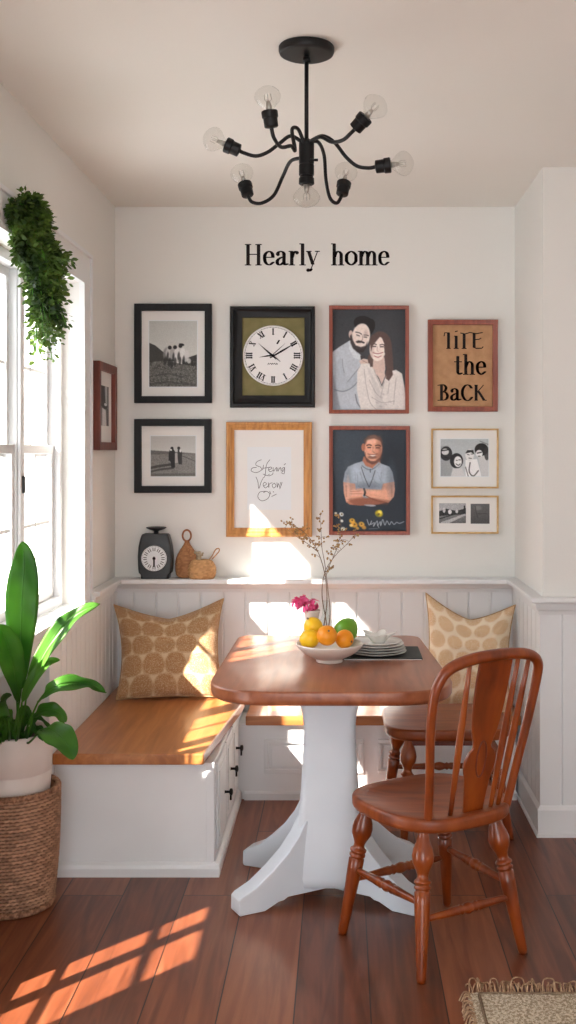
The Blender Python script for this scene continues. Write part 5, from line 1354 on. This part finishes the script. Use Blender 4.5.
# ================================================================== RUG
rx0, ry1 = .345, 3.03
bm = bmesh.new(); slab(bm, roundrect(rx0, 1.75, 1.75, ry1, .02, 4), .001, .016, .004, .006, seg=3)
M['rug'] = noisy('nubbly rug wool', (160,142,118), (222,208,184), (110,110,110), .95, 3, .6, 180, spec=.1, lo=.42, hi=.58)
M['rugband'] = noisy('rug dark band', (120,100,80), (150,128,104), (90,90,90), .95, 3, .6, 180, spec=.1)
M['fringe'] = noisy('rug fringe yarn', (150,118,92), (196,164,132), (60,60,60), .9, 3, spec=.1)
rug = tag(obj('fringed_rug', bm, M['rug'], smooth=True), 'nubbly beige rug with a tasselled edge lying on the wooden floor', 'rug')
md = None
bm = bmesh.new()
for j in range(56):
    for i in range(230):
        x = rx0+.01+i*.0061+R.uniform(-.002,.002); y = ry1-.012-j*.0066+R.uniform(-.002,.002)
        if y < 2.66: continue
        r = R.uniform(.0026,.0038); z = .0155+R.uniform(-.0008,.0012)
        vs = [bm.verts.new((x+r*cx2, y+r*cy2, z+r*cz2)) for cx2, cy2, cz2 in ((-1,-1,0),(1,-1,0),(1,1,0),(-1,1,0),(0,0,.9))]
        for f_ in ((0,1,4),(1,2,4),(2,3,4),(3,0,4)): bm.faces.new([vs[q] for q in f_])
o_ = obj('pile_loops', bm, M['rug'], rug, smooth=True); o_['kind'] = 'stuff'
bm = bmesh.new(); tube(bm, [(rx0+.03+.0*k, ry1-.02-.3*k, .019) for k in (0,.5,1)], .0045, 6); tube(bm, [(rx0+.03+k*1.3, ry1-.014, .018) for k in (0,.5,1)], .0035, 6)
obj('woven_band', bm, M['rugband'], rug, smooth=True)
bm = bmesh.new()
for k in range(240):
    x = rx0+.005+k*.0058+R.uniform(-.003,.003); lean = R.uniform(-.03,.03); hh = R.uniform(.008,.022); L = R.uniform(.035,.06)
    if k % 5 == 0: pts = [(x, ry1-.01, .014), (x+lean*.3, ry1+L*.4, .02+hh), (x+lean+.012, ry1+L*.8, .012+hh), (x+lean+.02, ry1+L*.5, .006), (x+lean+.03, ry1+.0, .012)]
    else: pts = [(x, ry1-.01, .014), (x+lean*.4, ry1+L*.35, .012+hh), (x+lean*.9, ry1+L*.75, .008+hh*.6), (x+lean, ry1+L, .004)]
    tube(bm, cr(pts, 5), .0022, 5)
for k in range(26):
    y = ry1-.01-k*.012; L = R.uniform(.012,.026); tube(bm, cr([(rx0+.01, y, .014), (rx0-L*.4, y+R.uniform(-.01,.01), .022), (rx0-L, y+R.uniform(-.02,.02), .004)], 4), .0022, 5)
obj('fringe', bm, M['fringe'], rug, smooth=True)['kind'] = 'stuff'

# ================================================================== LIGHT
w = bpy.data.worlds.new('sky'); SC.world = w; w.use_nodes = True
nt = w.node_tree; bg = nt.nodes['Background']
tc = _n(nt, 'ShaderNodeTexCoord'); sx = _n(nt, 'ShaderNodeSeparateXYZ'); rp = _n(nt, 'ShaderNodeValToRGB')
nt.links.new(tc.outputs['Generated'], sx.inputs[0]); nt.links.new(sx.outputs['Z'], rp.inputs['Fac']); nt.links.new(rp.outputs[0], bg.inputs[0])
rp.color_ramp.elements[0].color = (*lin((226,230,234)), 1); rp.color_ramp.elements[1].color = (*lin((216,226,240)), 1)
bg.inputs['Strength'].default_value = 3.7
s = bpy.data.lights.new('sun', 'SUN'); so = bpy.data.objects.new('sun', s); COL.objects.link(so)
s.energy = 19; s.angle = math.radians(.9); s.color = (1, .93, .84)
so.rotation_euler = Vector((1, 1.12, -1.08)).to_track_quat('-Z', 'Y').to_euler(); so.location = (-4, -2, 5)
SC.view_settings.view_transform = 'Standard'; SC.view_settings.look = 'None'; SC.view_settings.gamma = 1
SC.view_settings.use_curve_mapping = False; SC.view_settings.exposure = .86

# origins of single-mesh things go to their base
for o in list(COL.objects):
    if o.parent is None and o.type == 'MESH' and o.get('kind') != 'structure':
        vs = [v.co for v in o.data.vertices]
        c = Vector(((min(v.x for v in vs)+max(v.x for v in vs))/2, (min(v.y for v in vs)+max(v.y for v in vs))/2, min(v.z for v in vs)))
        o.data.transform(Matrix.Translation(-c)); o.location = c
        for ch in o.children: ch.matrix_local = Matrix.Translation(-c) @ ch.matrix_local
